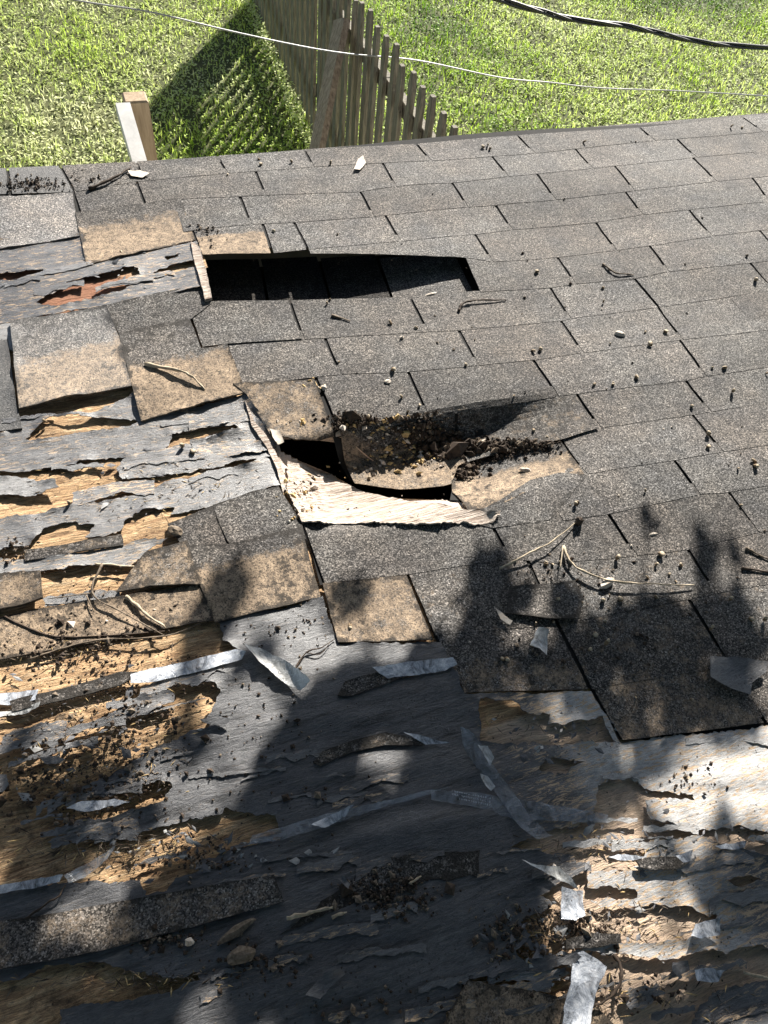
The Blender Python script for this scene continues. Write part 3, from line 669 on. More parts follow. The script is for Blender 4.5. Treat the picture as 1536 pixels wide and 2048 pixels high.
# ---- grey felt left on the decking
p1 = {'pale': .0, 'worn': .5}
FELT = [
 # upper left, below the top courses
 ([(-60, 480), (165, 470), (172, 528), (392, 482), (402, 500), (420, 590), (412, 572), (210, 610), (20, 645), (-60, 660)],
  [[(-60, 548), (30, 545), (88, 538), (90, 548), (40, 560), (-60, 563)], [(72, 606), (120, 578), (145, 560), (210, 548), (268, 532), (282, 552), (246, 580), (185, 598), (120, 612)], [(290, 552), (340, 530), (398, 518), (402, 530), (345, 545), (300, 560)], [(330, 512), (362, 506), (350, 516), (332, 518)]],
  {'pale': .02, 'worn': .5}, .005),
 ([(-60, 640), (25, 640), (34, 700), (-60, 700)], [], {'pale': .5, 'worn': .3}, .004),
 # below the second torn tabs
 ([(30, 840), (60, 832), (180, 828), (272, 785), (285, 842), (380, 818), (494, 788), (530, 850), (560, 880), (545, 915), (480, 920), (430, 935), (370, 945), (300, 955), (245, 960), (232, 935), (250, 915), (170, 922), (110, 935), (30, 945), (-60, 935), (-60, 870), (10, 865)],
  [[(60, 868), (100, 835), (180, 835), (250, 838), (275, 842), (262, 852), (200, 860), (90, 878), (50, 878)], [(330, 897), (345, 868), (400, 858), (465, 845), (478, 858), (440, 870), (380, 888)]],
  {'pale': .10, 'worn': .4}, .009),
 ([(-60, 955), (20, 953), (110, 962), (120, 978), (60, 992), (-60, 985)], [], {'pale': .4, 'worn': .2}, .012),
 ([(545, 905), (575, 985), (560, 972), (425, 1012), (340, 1030), (350, 1015), (290, 1020), (250, 1040), (240, 1062), (170, 1075), (190, 1050), (150, 1042), (90, 1055), (60, 1090), (-60, 1110), (-60, 1042), (60, 1030), (150, 1010), (270, 990), (330, 965), (420, 950), (500, 930)],
  [], {'pale': .10, 'worn': .35}, .009),
 ([(210, 985), (235, 982), (228, 993), (205, 993)], [], {'pale': 0, 'worn': 0}, .006),
 ([(380, 880), (420, 872), (470, 876), (545, 885), (550, 900), (470, 912), (400, 915), (385, 900)], [], {'pale': .1, 'worn': .6}, .006),
 ([(-60, 1120), (60, 1118), (190, 1100), (290, 1078), (335, 1078), (290, 1105), (262, 1132), (180, 1130), (80, 1142), (-60, 1150)], [], {'pale': .3, 'worn': .6}, .005),
 ([(85, 1198), (180, 1180), (240, 1186), (240, 1196), (90, 1214)], [], {'pale': .2, 'worn': .3}, .004),
 # the large lower sheet
 ([(435, 1243), (540, 1220), (645, 1196), (678, 1288), (882, 1284), (930, 1388), (1182, 1382), (1240, 1486), (1620, 1440), (1620, 1700), (1480, 1650), (1390, 1660), (1300, 1640), (1290, 1600), (1390, 1600), (1385, 1588), (1300, 1580), (1240, 1545), (1195, 1570), (1190, 1635),
   (1150, 1655), (1090, 1662), (1020, 1695), (1060, 1700), (1150, 1710), (1160, 1740), (1120, 1765), (1080, 1790), (1110, 1805), (1040, 1845), (1060, 1870), (1030, 1900), (1060, 1940), (930, 1960), (880, 2060), (110, 2060), (120, 2020), (250, 2000), (330, 1985), (400, 1960), (395, 1945), (340, 1955), (240, 1935), (200, 1925), (95, 1930), (40, 1960), (-60, 1965),
   (-60, 1795), (60, 1775), (150, 1765), (280, 1760), (290, 1790), (400, 1740), (470, 1720), (390, 1740), (400, 1720), (460, 1700), (500, 1690), (560, 1680), (550, 1630), (500, 1625), (450, 1615), (440, 1630), (350, 1645), (310, 1660), (240, 1660), (200, 1655), (120, 1670), (115, 1655), (160, 1640), (230, 1635), (320, 1605), (345, 1575), (320, 1560), (250, 1585), (180, 1590), (190, 1565), (250, 1535),
   (300, 1500), (380, 1460), (455, 1440), (455, 1430), (412, 1435), (440, 1385), (430, 1365), (380, 1355), (420, 1340), (450, 1320), (480, 1300), (445, 1280), (440, 1252)],
  [[(960, 1397), (1020, 1400), (1060, 1430), (1100, 1430), (1095, 1450), (1150, 1442), (1205, 1432), (1232, 1484), (1100, 1490), (960, 1482)], [(1080, 1532), (1105, 1512), (1168, 1525), (1130, 1550), (1085, 1543)], [(800, 1345), (830, 1338), (840, 1350), (805, 1356)]],
  {'pale': lambda U, V: np.clip(.95*sm(U, uv0(1100, 1560)[0], uv0(1230, 1560)[0]), 0, 1), 'worn': lambda U, V: .12+.55*sm(U, uv0(960, 1560)[0], uv0(1100, 1560)[0])}, .007),  # right part paler: sun glare put into the colour
 # lower right islands
 ([(1300, 1680), (1400, 1672), (1490, 1700), (1620, 1740), (1620, 1900), (1480, 1895), (1400, 1905), (1330, 1920), (1200, 1905), (1100, 1910), (1180, 1890), (1330, 1882), (1400, 1872), (1440, 1830), (1360, 1812), (1200, 1815), (1180, 1800), (1275, 1795), (1270, 1778), (1175, 1775), (1180, 1745), (1280, 1740)],
  [[(1450, 1760), (1500, 1750), (1530, 1760), (1480, 1775)]], {'pale': lambda U, V: np.clip(.85*sm(-U, -uv0(1480, 1760)[0], -uv0(1400, 1760)[0]), 0, 1), 'worn': .8}, .006),  # paler left of the tree shade: sunlit look put into the colour
 ([(1000, 1940), (1080, 1930), (1140, 1945), (1110, 1960), (1010, 1962)], [], {'pale': .6, 'worn': .4}, .005),
 ([(1240, 1990), (1290, 1970), (1330, 1985), (1300, 2010), (1260, 2020)], [], {'pale': .2, 'worn': .4}, .005),
 ([(1440, 1980), (1540, 1960), (1620, 1965), (1620, 2060), (1380, 2060), (1400, 2010)], [], {'pale': .0, 'worn': .4}, .005),
 ([(205, 1440), (280, 1390), (340, 1382), (348, 1405), (300, 1425), (270, 1435)], [], {'pale': .0, 'worn': .3}, .007),
]
for k, (P, holes, at_, lf) in enumerate(FELT):
    wr_ = (lambda U, V, e: (.010*np.abs(fbm(U*2.2+V*1.5, V*13+U*2, 33, 4)-.5)*2*(1-np.exp(-e/.03)) - .001)) if k == 9 else None
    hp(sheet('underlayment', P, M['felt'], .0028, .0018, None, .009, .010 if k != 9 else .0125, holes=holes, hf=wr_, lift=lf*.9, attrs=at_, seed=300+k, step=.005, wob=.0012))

rsh = np.random.default_rng(77)
for k in range(88):
    zx = [(40, 420, 1290, 1760, 'L'), (960, 1536, 1660, 2030, 'L'), (20, 520, 830, 1090, 'L'), (960, 1220, 1400, 1560, 'L'), (20, 380, 490, 600, 'L'), (430, 960, 1500, 2030, 'L'), (1180, 1536, 1480, 1700, 'L')][[0, 5, 1, 1, 2, 5, 6, 5, 0][k % 9] if k % 11 else 4]
    cx, cy = rsh.uniform(zx[0], zx[1]), rsh.uniform(zx[2], zx[3]); L = rsh.uniform(28, 105); t = rsh.uniform(3, 15)*(1.2 if L > 60 else .8); sl2 = -.17+rsh.normal(0, .06)
    if zx[0] == 1180: sl2 = -.04+rsh.normal(0, .05)
    top = [(cx-L+2*L*j/5, cy+sl2*(-L+2*L*j/5)-t*rsh.uniform(.3, 1)*(0.25 if j in (0, 5) else 1)) for j in range(6)]
    bot = [(x, y+t*rsh.uniform(.8, 2.0)) for x, y in top[::-1]]
    hp(sheet('underlayment_shred', top+bot, M['felt'], .0048, .0012, None, .0055, .012, 'L', lift=.0015, attrs={'pale': (float(rsh.uniform(0, .25)) if zx[0] not in (1180,) else .7), 'worn': float(rsh.uniform(0, .8))}, seed=900+k, step=.005))  # shreds in the right zone paler: glare put into their colour
# ---- bleached, splintered sheathing in the break
def splint():
    P = [(575, 925), (620, 938), (690, 968), (760, 992), (850, 1006), (930, 1020), (1000, 1026), (985, 1046), (860, 1050), (700, 1048), (604, 1046), (575, 985)]
    o = sheet('broken_sheathing', P, M['splinter'], .004, .006, None, .0085, .006, 'R', lift=.009, seed=41, step=.005,
              hf=lambda U, V, e: .006*(fbm(U*8, V*90, 71)-.5)+.004*(np.floor(fbm(U*4, V*40, 72)*5)/5))
    hp(o)
    P = [(382, 484), (398, 496), (412, 540), (424, 596), (410, 600), (400, 560), (388, 520)]
    hp(sheet('broken_sheathing', P, M['splinter'], .012, .010, None, .002, .007, 'L', lift=.004, seed=42, step=.005))
    P = [(490, 800), (508, 842), (528, 864), (552, 905), (574, 962), (566, 985), (554, 940), (534, 895), (503, 850)]
    hp(sheet('broken_sheathing', P, M['splinter'], .009, .008, None, .002, .007, 'L', lift=.004, seed=43, step=.005))
splint()

# ================================================================== LOOSE THINGS ON THE ROOF
def rp(px, py, h, side='R'):                   # roof-frame point at height h above the warped surface
    u, v = uv(px, py, h, side); return (u, v, float(W(u, v, side))+h)
def loose_tube(name, pts, r, mat, h=.006, side='R', seed=0, extra=(), sub=5, arch=0.0):
    n = len(pts); P = [rp(x, y, h+arch*math.sin(math.pi*i/max(1, n-1)), side) for i, (x, y) in enumerate(pts)]
    P = smoothline(P, sub); rr = random.Random(seed)
    P = [p+Vector((rr.uniform(-1, 1), rr.uniform(-1, 1), rr.uniform(-.3, .3)))*r*.35 for p in P]
    r = r*.78; parts = [tube_data(P, lambda t: r*(1.25-.75*t)*(1+.22*math.sin(t*23+seed)), 7, .3, seed)]
    for e in extra: parts.append(tube_data(smoothline([rp(x, y, h+.003, side) for x, y in e], 4), lambda t: r*(.75-.35*t), 6, .18, seed+1))
    vs = []; fs = []; o = 0
    for v, f in parts:
        vs += [tuple(p) for p in v]; fs += [tuple(i+o for i in g) for g in f]; o += len(v)
    lv, mw = place_local(vs); ob = mesh_obj(name, lv, fs, M[mat], None, None, True); ob.matrix_world = mw; return ob
TW = [
 ([(290, 728), (345, 738), (385, 753), (408, 780)], .0052, 'twig_pale', .010, 'L', [], 'short curved twig casting a shadow on the tan torn shingle at left', .012),
 ([(178, 377), (225, 357), (262, 334)], .0058, 'twig_dark', .008, 'L', [], 'dark stick lying at the top edge near the pale leaf', .004),
 ([(1205, 528), (1232, 545), (1268, 550)], .0038, 'twig', .005, 'R', [], 'small bent twig on the intact shingles at upper right', .004),
 ([(918, 622), (926, 606), (955, 600), (1012, 600)], .0042, 'twig_dark', .005, 'R', [], 'dark hooked twig right of the dark sunken strip', .004),
 ([(662, 630), (700, 642)], .0036, 'twig', .005, 'R', [], 'short stubby twig just below the dark sunken strip', .002),
 ([(1000, 1138), (1060, 1105), (1105, 1082), (1154, 1042)], .0028, 'twig_pale', .008, 'R', [], 'thin pale twig ending in a dark bud, right of the hole', .010),
 ([(1126, 1092), (1145, 1128), (1185, 1150), (1235, 1163), (1310, 1168), (1388, 1170)], .0034, 'twig_pale', .010, 'R', [[(1126, 1092), (1120, 1140)]], 'long pale forked twig lying among the seeds at right', .008),
 ([(205, 1128), (184, 1186), (240, 1222), (332, 1272)], .0026, 'twig', .008, 'L', [[(184, 1186), (95, 1198)], [(172, 1190), (188, 1224)]], 'thin branching twig on the tan shingles at left', .006),
 ([(252, 1192), (290, 1226), (332, 1256)], .0044, 'twig_pale', .008, 'L', [], 'stout straight stick on the tan shingles at left', .004),
 ([(10, 1234), (70, 1262), (130, 1274), (260, 1268), (330, 1262)], .0024, 'twig_dark', .005, 'L', [], 'long dark thin twig along the tan shingles at far left', .002),
 ([(60, 1318), (130, 1295), (200, 1280), (330, 1272), (402, 1246)], .0022, 'twig', .006, 'L', [], 'long thin brown twig along the lower edge of the tan shingles', .003),
 ([(588, 1342), (612, 1305), (640, 1296), (670, 1278)], .0022, 'twig_dark', .006, 'L', [[(612, 1305), (640, 1308), (660, 1285)]], 'small forked twig on grey underlayment above the curled film', .004),
 ([(1228, 1908), (1243, 1942), (1230, 1985), (1186, 2015)], .0040, 'twig_dark', .010, 'L', [], 'curved dark twig beside the silvery strip at the bottom', .008),
 ([(1488, 1944), (1545, 1960)], .0032, 'twig_pale', .006, 'L', [], 'pale straight twig at the right edge near the bottom', .0),
 ([(1492, 1096), (1515, 1108), (1550, 1124)], .0036, 'twig', .006, 'R', [], 'twig at the right edge above the tree shadow', .0),
 ([(1484, 1136), (1550, 1146)], .0040, 'twig_dark', .006, 'R', [], 'dark twig at the right edge just inside the tree shadow', .0),
 ([(575, 1836), (620, 1825), (666, 1814)], .0042, 'twig_pale', .010, 'L', [], 'pale stick beside the low shingle strip at bottom', .0),
 ([(52, 1838), (95, 1805), (118, 1792), (132, 1768)], .0024, 'twig_dark', .008, 'L', [], 'thin dark twig above the bottom left shingle strip', .003),
 ([(190, 1128), (230, 1130), (272, 1134)], .0028, 'twig_pale', .008, 'L', [], 'short pale sliver of wood above the branching twig', .0),
 ([(663, 1834), (694, 1824)], .0034, 'twig_pale', .008, 'L', [], 'short pale stick right of the longer stick at bottom', .0),
 ([(820, 1768), (842, 1752)], .0032, 'twig_pale', .010, 'L', [], 'pale sliver standing in the dark debris pile', .006),
]
for i, (P, r, mt, h, sd, ex, lab, ar) in enumerate(TW):
    tag(loose_tube('twig', P, r, mt, h, sd, 50+i, ex, arch=ar), lab, 'twig', 'twigs fallen on the roof')

def chunk_data(c, rx, ry, rz, seed, yaw=0, n=2):
    """irregular faceted lump in the roof frame"""
    rr = random.Random(seed); import bmesh
    bm = bmesh.new(); bmesh.ops.create_icosphere(bm, subdivisions=n, radius=1)
    off = Vector((rr.uniform(0, 50), rr.uniform(0, 50), 0)); cy, sy = math.cos(yaw), math.sin(yaw); vs = []
    for v in bm.verts:
        k = 1+.38*noise.noise(v.co*1.6+off)+.15*noise.noise(v.co*4+off)
        x, y, z = v.co.x*rx*k, v.co.y*ry*k, v.co.z*rz*k
        vs.append((c[0]+x*cy-y*sy, c[1]+x*sy+y*cy, c[2]+z))
    fs = [tuple(v.index for v in f.verts) for f in bm.faces]; bm.free(); return vs, fs
def loose_chunk(name, px, py, rx, ry, rz, mat, seed, yaw=0, side='R', n=2):
    c = rp(px, py, rz*.8, side); v, f = chunk_data(c, rx, ry, rz, seed, yaw, n)
    lv, mw = place_local(v); o = mesh_obj(name, lv, f, M[mat], None, None, False); o.matrix_world = mw; return o
for px, py, rx, ry, rz, mt, yaw, sd, nm, lab, cat in [
 (1158, 1042, .010, .010, .014, 'twig_dark', 0, 'R', 'bud', 'dark upright bud at the upper end of the thin pale twig', 'bud'),
 (1240, 668, .017, .008, .007, 'chip', -.6, 'R', 'wood_chip', 'pale wood chip on the intact shingles at right', 'wood chip'),
 (1214, 1166, .024, .010, .010, 'chip', .3, 'R', 'wood_chip', 'large pale chip lying under the long forked twig', 'wood chip'),
 (775, 763, .009, .007, .004, 'chip', 0, 'R', 'wood_chip', 'small round white fleck above the sagging shingles', 'wood chip'),
 (1306, 1068, .012, .004, .003, 'chip', .0, 'R', 'wood_chip', 'tiny white sliver above the tree shadow at right', 'wood chip'),
 (862, 588, .020, .004, .003, 'chip', .1, 'R', 'wood_chip', 'pale flat sliver below the dark sunken strip', 'wood chip'),
 (350, 1062, .019, .013, .009, 'twig', -.7, 'L', 'bark_piece', 'brown block of bark at the edge of the grey underlayment', 'bark'),
 (960, 888, .022, .007, .007, 'chip', .5, 'R', 'wood_chip', 'pale forked splinter in the dark sag of the roof', 'wood chip'),
 (1050, 940, .016, .006, .006, 'chip', -.5, 'R', 'wood_chip', 'whitish splinter on the brown patch right of the hole', 'wood chip'),
 (472, 1862, .034, .008, .008, 'twig', .25, 'L', 'bark_piece', 'long brown bark piece below the bottom shingle strip', 'bark'),
 (482, 1912, .026, .013, .011, 'twig', -.1, 'L', 'bark_piece', 'broken brown bark lump in the dark felt near the bottom', 'bark'),
 (379, 1884, .007, .007, .013, 'chip', 0, 'L', 'wood_chip', 'small upright chip with a bright top on grey felt', 'wood chip'),
 (1108, 1740, .010, .006, .005, 'chip', 1, 'L', 'wood_chip', 'tiny chip at the fold of the curled film at lower right', 'wood chip'),
 (812, 868, .012, .010, .010, 'crumb', 0, 'R', 'wood_chip', 'largest yellow lump among the rotten crumbs', 'wood chip'),
]:
    tag(loose_chunk(nm, px, py, rx, ry, rz, mt, int(px+py), yaw, sd), lab, cat)

# flat scraps and strips; hf gives them curl
def curl(amt, ang=0.0, freq=22.0, seed=3):
    ca, sa = math.cos(ang), math.sin(ang)
    def f(U, V, e):
        u0, v0 = U.mean(), V.mean(); t = (U-u0)*ca+(V-v0)*sa; t = t/(np.abs(t).max()+1e-6)
        return amt*(t*t) + amt*.45*(fbm(U*freq, V*freq, seed, 3)-.3)
    return f
FILM = [
 ([(486, 1290), (520, 1296), (560, 1318), (598, 1346), (620, 1368), (600, 1382), (560, 1362), (518, 1328)], 'film_white', .010, .020, .4, 'curled white leaf-shaped film on the grey underlayment', 'film scrap'),
 ([(744, 1336), (800, 1326), (860, 1319), (905, 1316), (914, 1330), (890, 1342), (820, 1352), (776, 1358)], 'silver', .008, .004, 0, 'bright silvery strip in the sun at the edge of the shadow', 'film strip'),
 ([(262, 1368), (262, 1350), (340, 1330), (420, 1311), (470, 1300), (492, 1304), (484, 1320), (400, 1342), (310, 1364)], 'silver', .008, .005, 0, 'long pale blue strip on the wood left of the curled film', 'film strip'),
 ([(-20, 1388), (40, 1384), (78, 1380), (72, 1400), (30, 1408), (-20, 1412)], 'silver', .006, .005, 0, 'short blue strip at the left edge', 'film strip'),
 ([(-20, 1424), (40, 1420), (82, 1404), (78, 1414), (50, 1428), (-20, 1436)], 'film_white', .006, .004, 0, 'thin pale strip just below the short blue one', 'film strip'),
 ([(918, 1456), (945, 1470), (965, 1496), (990, 1535), (1030, 1590), (1060, 1632), (1094, 1668), (1108, 1672), (1072, 1680), (1040, 1656), (1008, 1610), (968, 1552), (936, 1512), (924, 1486)], 'film', .008, .010, 1.0, 'long slanting clear ribbon across the dark underlayment', 'film strip'),
 ([(498, 1692), (505, 1672), (560, 1656), (640, 1632), (690, 1618), (760, 1604), (850, 1582), (900, 1578), (820, 1602), (760, 1618), (700, 1636), (650, 1656), (600, 1668), (545, 1684)], 'film', .010, .012, 0, 'long crumpled silvery strip in the middle of the dark felt', 'film strip'),
 ([(860, 1580), (960, 1586), (1040, 1598), (1120, 1612), (1214, 1630), (1214, 1644), (1120, 1642), (1030, 1640), (940, 1612), (862, 1600)], 'film', .006, .004, 0, 'wide clear strip with faint printing beside the slanting ribbon', 'film strip'),
 ([(134, 1618), (165, 1602), (230, 1598), (262, 1606), (215, 1614), (170, 1624)], 'silver', .010, .007, 0, 'small bluish strip on felt at the left among rotten wood', 'film strip'),
 ([(-20, 1776), (60, 1760), (128, 1750), (120, 1764), (60, 1778), (-20, 1792)], 'silver', .010, .006, 0, 'blue white strip at the left edge above the bottom shingles', 'film strip'),
 ([(128, 1752), (180, 1725), (235, 1692), (215, 1720), (170, 1756), (140, 1768)], 'film', .012, .012, .5, 'clear pointed scrap rising from the rotten wood at left', 'film scrap'),
 ([(1121, 1774), (1166, 1782), (1169, 1832), (1150, 1842), (1122, 1838)], 'silver', .012, .008, 1.5, 'square silver flap standing over the debris at lower right', 'film scrap'),
 ([(1148, 1908), (1164, 1902), (1210, 1934), (1206, 1950), (1190, 1990), (1178, 2060), (1118, 2060), (1130, 2000), (1142, 1950)], 'silver', .012, .010, 0, 'wide silvery strip running off the bottom of the picture', 'film strip'),
 ([(1040, 1722), (1080, 1730), (1115, 1734), (1140, 1756), (1156, 1780), (1120, 1762), (1085, 1742)], 'film_white', .012, .012, .4, 'curved translucent ribbon above the square silver flap', 'film scrap'),
 ([(1388, 1940), (1412, 1936), (1446, 1940), (1436, 1964), (1392, 1962)], 'silver', .010, .006, 0, 'small bluish rectangle on orange wood at lower right', 'film scrap'),
 ([(1056, 1294), (1068, 1276), (1076, 1256), (1096, 1262), (1092, 1312), (1078, 1298)], 'film_white', .014, .010, .5, 'small white torn scrap on the shaded shingles', 'paper scrap'),
 ([(806, 1464), (840, 1470), (882, 1484), (900, 1486), (850, 1489)], 'silver', .008, .005, 0, 'thin bright sliver beside the gritty strip', 'film scrap'),
 ([(1350, 1712), (1384, 1700), (1380, 1722), (1362, 1726)], 'silver', .012, .004, 0, 'shiny end piece beside the dark shingle chip at lower right', 'film scrap'),
 ([(1215, 1714), (1250, 1708), (1292, 1714), (1270, 1720), (1235, 1720)], 'silver', .008, .004, 0, 'thin shiny sliver left of the dark shingle chip', 'film scrap'),
 ([(1376, 1872), (1390, 1848), (1436, 1836), (1440, 1870), (1400, 1878)], 'silver', .012, .010, .7, 'crumpled shiny flake at the edge of shade at lower right', 'film scrap'),
 ([(1428, 1692), (1460, 1688), (1492, 1682), (1488, 1696), (1440, 1698)], 'silver', .008, .004, 0, 'narrow glinting sliver near the right edge', 'film scrap'),
 ([(622, 1652), (650, 1636), (690, 1618), (706, 1612), (690, 1634), (650, 1656)], 'silver', .014, .012, .3, 'silvery patch added as the glint on the long ribbon', 'film scrap'),  # bright piece laid on to stand for the glint of the ribbon
 ([(955, 1490), (975, 1492), (988, 1516), (980, 1532), (966, 1506)], 'film_white', .022, .003, 0, 'upper pale chip on the slanting ribbon', 'film scrap'),
 ([(960, 1548), (975, 1552), (990, 1574), (982, 1582), (968, 1566)], 'film_white', .022, .003, 0, 'lower pale chip on the slanting ribbon', 'film scrap'),
]
for i, (P, mt, base, cu, an, lab, cat) in enumerate(FILM):
    o = sheet('film_strip' if 'strip' in cat else 'film_scrap', P, M[mt], base, .0006, None, .0034, .007, 'L' if P[0][1] > 1240 else 'R', hf=curl(cu, an, 24, i), seed=500+i, loose=True, step=.006)
    tag(o, lab, cat)
    if 'faint printing' in lab: printed = o
def printing():
    rs = np.random.default_rng(2); vs = []; fs = []
    def stroke(x0, y0, x1, y1, wd):
        dx, dy = x1-x0, y1-y0; L = math.hypot(dx, dy)+1e-6; nx, ny = -dy/L*wd/2, dx/L*wd/2; o = len(vs)
        for a, b in ((x0+nx, y0+ny), (x1+nx, y1+ny), (x1-nx, y1-ny), (x0-nx, y0-ny)):
            u, v = uv0(a, b); vs.append((u, v, float(W(u, v, 'L'))+.0155))
        fs.append((o, o+1, o+2, o+3))
    for r_ in range(3):                      # three worn lines of print, too small to read
        for i in range(17):
            if rs.uniform() < .12 or (r_ == 2 and i < 3): continue
            x = 900+i*4.6; y = 1587+r_*6.5+i*.95
            for _ in range(2): stroke(x+rs.uniform(-1, 2), y+rs.uniform(-2, 0), x+rs.uniform(-1, 2.4), y+rs.uniform(1, 3), .9)
            if rs.uniform() < .5: stroke(x-1, y, x+2.4, y+.4, .9)
    o = mesh_obj('print', vs, fs, M['print']); o.parent = printed; o.matrix_parent_inverse = printed.matrix_world.inverted(); o.matrix_basis = MR
printing()
SCR = [
 ([(1420, 1312), (1470, 1314), (1532, 1326), (1530, 1346), (1504, 1366), (1500, 1390), (1460, 1378), (1418, 1356)], 'felt', .012, .010, .6, 'R', 'grey torn felt scrap lying on the shingles at the right edge'),
 ([(120, 1352), (0, 1352), (0, 1350)], None, 0, 0, 0, 'L', ''),
 ([(400, 1440), (440, 1432), (462, 1440), (450, 1452), (412, 1448)], 'felt', .010, .006, 0, 'L', 'small grey felt tongue where wood and felt meet at left'),
 ([(82, 1516), (110, 1512), (132, 1520), (112, 1528), (90, 1528)], 'felt', .010, .006, 0, 'L', 'little grey flake on rotten wood at left'),
 ([(128, 1488), (160, 1482), (162, 1492), (140, 1496)], 'felt', .010, .006, 0, 'L', 'narrow grey flake on the wood above the little one'),
 ([(-20, 1546), (14, 1550), (20, 1570), (6, 1584), (-20, 1580)], 'felt', .010, .006, 0, 'L', 'grey flake cut by the left edge'),
 ([(1340, 1940), (1345, 1925), (1372, 1922), (1378, 1940), (1356, 1956)], 'felt', .012, .008, .3, 'L', 'curled grey flake on orange wood at lower right'),
 ([(1110, 1920), (1150, 1904), (1160, 1914), (1146, 1930), (1112, 1930)], 'felt', .012, .008, .3, 'L', 'pale grey flake at the top of the wide silvery strip'),
 ([(1270, 1722), (1300, 1714), (1350, 1714), (1368, 1728), (1352, 1738), (1300, 1740), (1278, 1734)], 'shingle_old', .012, .004, 0, 'L', 'dark gritty shingle chip on pale felt at lower right'),
 ([(1130, 1880), (1180, 1866), (1240, 1868), (1242, 1886), (1180, 1896), (1130, 1898)], 'shingle_old', .010, .004, 0, 'L', 'gritty shingle fragment below the square silver flap'),
 ([(610, 1990), (650, 1945), (678, 1938), (690, 1948), (660, 1975), (640, 1998)], 'felt', .012, .012, .6, 'L', 'upturned felt flake in the deep shade at the bottom'),
 ([(676, 1758), (688, 1752), (700, 1768), (696, 1778)], 'felt', .012, .008, .6, 'L', 'small grey curl on the dark felt'),
 ([(540, 858), (560, 862), (568, 884), (556, 890), (546, 876)], 'chip', .014, .004, .3, 'L', 'whitish torn splinter at the left corner of the hole'),
 ([(256, 343), (280, 340), (300, 348), (285, 355), (262, 352)], 'chip', .008, .004, 0, 'R', 'pale dry leaf beside the dark stick at the top edge'),
 ([(708, 340), (716, 318), (726, 312), (732, 326), (720, 340)], 'chip', .008, .004, 0, 'R', 'white torn leaf scrap near the top edge'),
 ([(990, 1216), (1000, 1222), (1024, 1244), (1020, 1250), (1000, 1238)], 'chip', .012, .006, 0, 'R', 'slim pale splinter above the white torn scrap'),
]
for i, (P, mt, base, cu, an, sd, lab) in enumerate(SCR):
    if mt is None: continue
    nm = {'felt': 'felt_scrap', 'shingle_old': 'shingle_fragment', 'chip': 'dry_leaf' if 'leaf' in lab else 'splinter'}[mt]
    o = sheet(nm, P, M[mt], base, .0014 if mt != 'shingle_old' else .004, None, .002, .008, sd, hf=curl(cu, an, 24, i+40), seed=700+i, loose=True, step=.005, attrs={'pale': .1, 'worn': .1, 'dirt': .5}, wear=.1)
    tag(o, lab, nm.replace('_', ' '))

# seeds: round husks with a cap, each its own object
def seed_proto(sd_, ra, rb):
    import bmesh
    v, f = chunk_data((0, 0, rb), ra, ra*.8, rb, sd_)
    v2, f2 = chunk_data((ra*.2, 0, rb*1.75), ra*.9, ra*.8, rb*.42, sd_+3)
    root = mesh_obj('seed', v, f, M['seed'], None, None, True)
    cap = mesh_obj('cap', v2, f2, M['twig_pale'], root, None, True)
    return root, cap
SEEDS_R = [(1085, 650), (1075, 655), (1095, 658)]
protos = [seed_proto(5, .0048, .0056), seed_proto(15, .0062, .0036), seed_proto(25, .0038, .0072)]
pts = [(1310, 1130), (1338, 1148), (1350, 1160), (1364, 1134), (1310, 1196), (1298, 1158), (1090, 1132), (1104, 1130), (1120, 1128), (1232, 1118), (1240, 1200), (1220, 1195), (1205, 1200), (1160, 1205), (1106, 1200), (1090, 1180), (1040, 1180), (1070, 1252), (1106, 1240), (1190, 1270), (1208, 1290), (1178, 1300), (1320, 1110), (1060, 1290), (1012, 1315), (1004, 1320), (1270, 1392), (1380, 1398), (1210, 1243), (1420, 1260), (1384, 812), (1300, 690), (1292, 662), (1228, 768), (1226, 770), (1206, 606), (1208, 578), (1074, 545), (1062, 700), (1082, 698), (833, 655), (784, 650), (655, 608), (660, 600), (680, 722), (783, 738), (932, 730), (1030, 790), (1066, 858), (1095, 875), (1514, 925), (1508, 930), (1415, 895), (1465, 784), (1425, 735), (1450, 738), (1530, 748), (1512, 560), (1270, 755), (1191, 766), (1221, 688), (1330, 665), (700, 1245), (805, 795), (838, 812), (735, 840), (416, 440), (548, 462), (975, 290), (978, 300), (966, 295), (1165, 285), (1270, 283), (1482, 256), (1460, 255), (520, 320), (522, 330), (660, 330), (585, 325), (455, 350), (1476, 935), (1415, 870), (1500, 1240), (1526, 1242), (1460, 1200), (1480, 1010), (1290, 985), (1150, 1010), (240, 505), (95, 845), (365, 895), (385, 905), (140, 1010), (710, 940), (790, 972), (735, 966)]
seen = {}
LAND = [(1158, 1042, 'the dark bud on the thin twig'), (1214, 1166, 'the chip under the forked twig'), (1388, 1170, 'the right tip of the forked twig'), (1120, 1140, 'the left fork of the long twig'), (1078, 1285, 'the white torn scrap'), (1475, 1350, 'the grey felt scrap at right'),
 (1240, 668, 'the pale chip on intact shingles'), (1236, 542, 'the bent twig at upper right'), (965, 600, 'the hooked twig by the dark strip'), (680, 636, 'the stubby twig below the dark strip'), (775, 763, 'the round white fleck'), (960, 888, 'the splinter in the sag'), (1536, 930, 'the right edge of the picture'),
 (1410, 780, 'the slit at far right middle'), (720, 326, 'the white leaf scrap at the top'), (278, 348, 'the pale dry leaf'), (1000, 300, 'the middle of the top edge'), (1480, 250, 'the top right corner of the roof'), (345, 755, 'the short curved twig'), (650, 940, 'the black hole'), (1496, 1140, 'the dark twig at the right edge'), (400, 450, 'the left end of the dark strip'), (350, 1062, 'the brown bark block'), (50, 970, 'the left edge of the picture')]
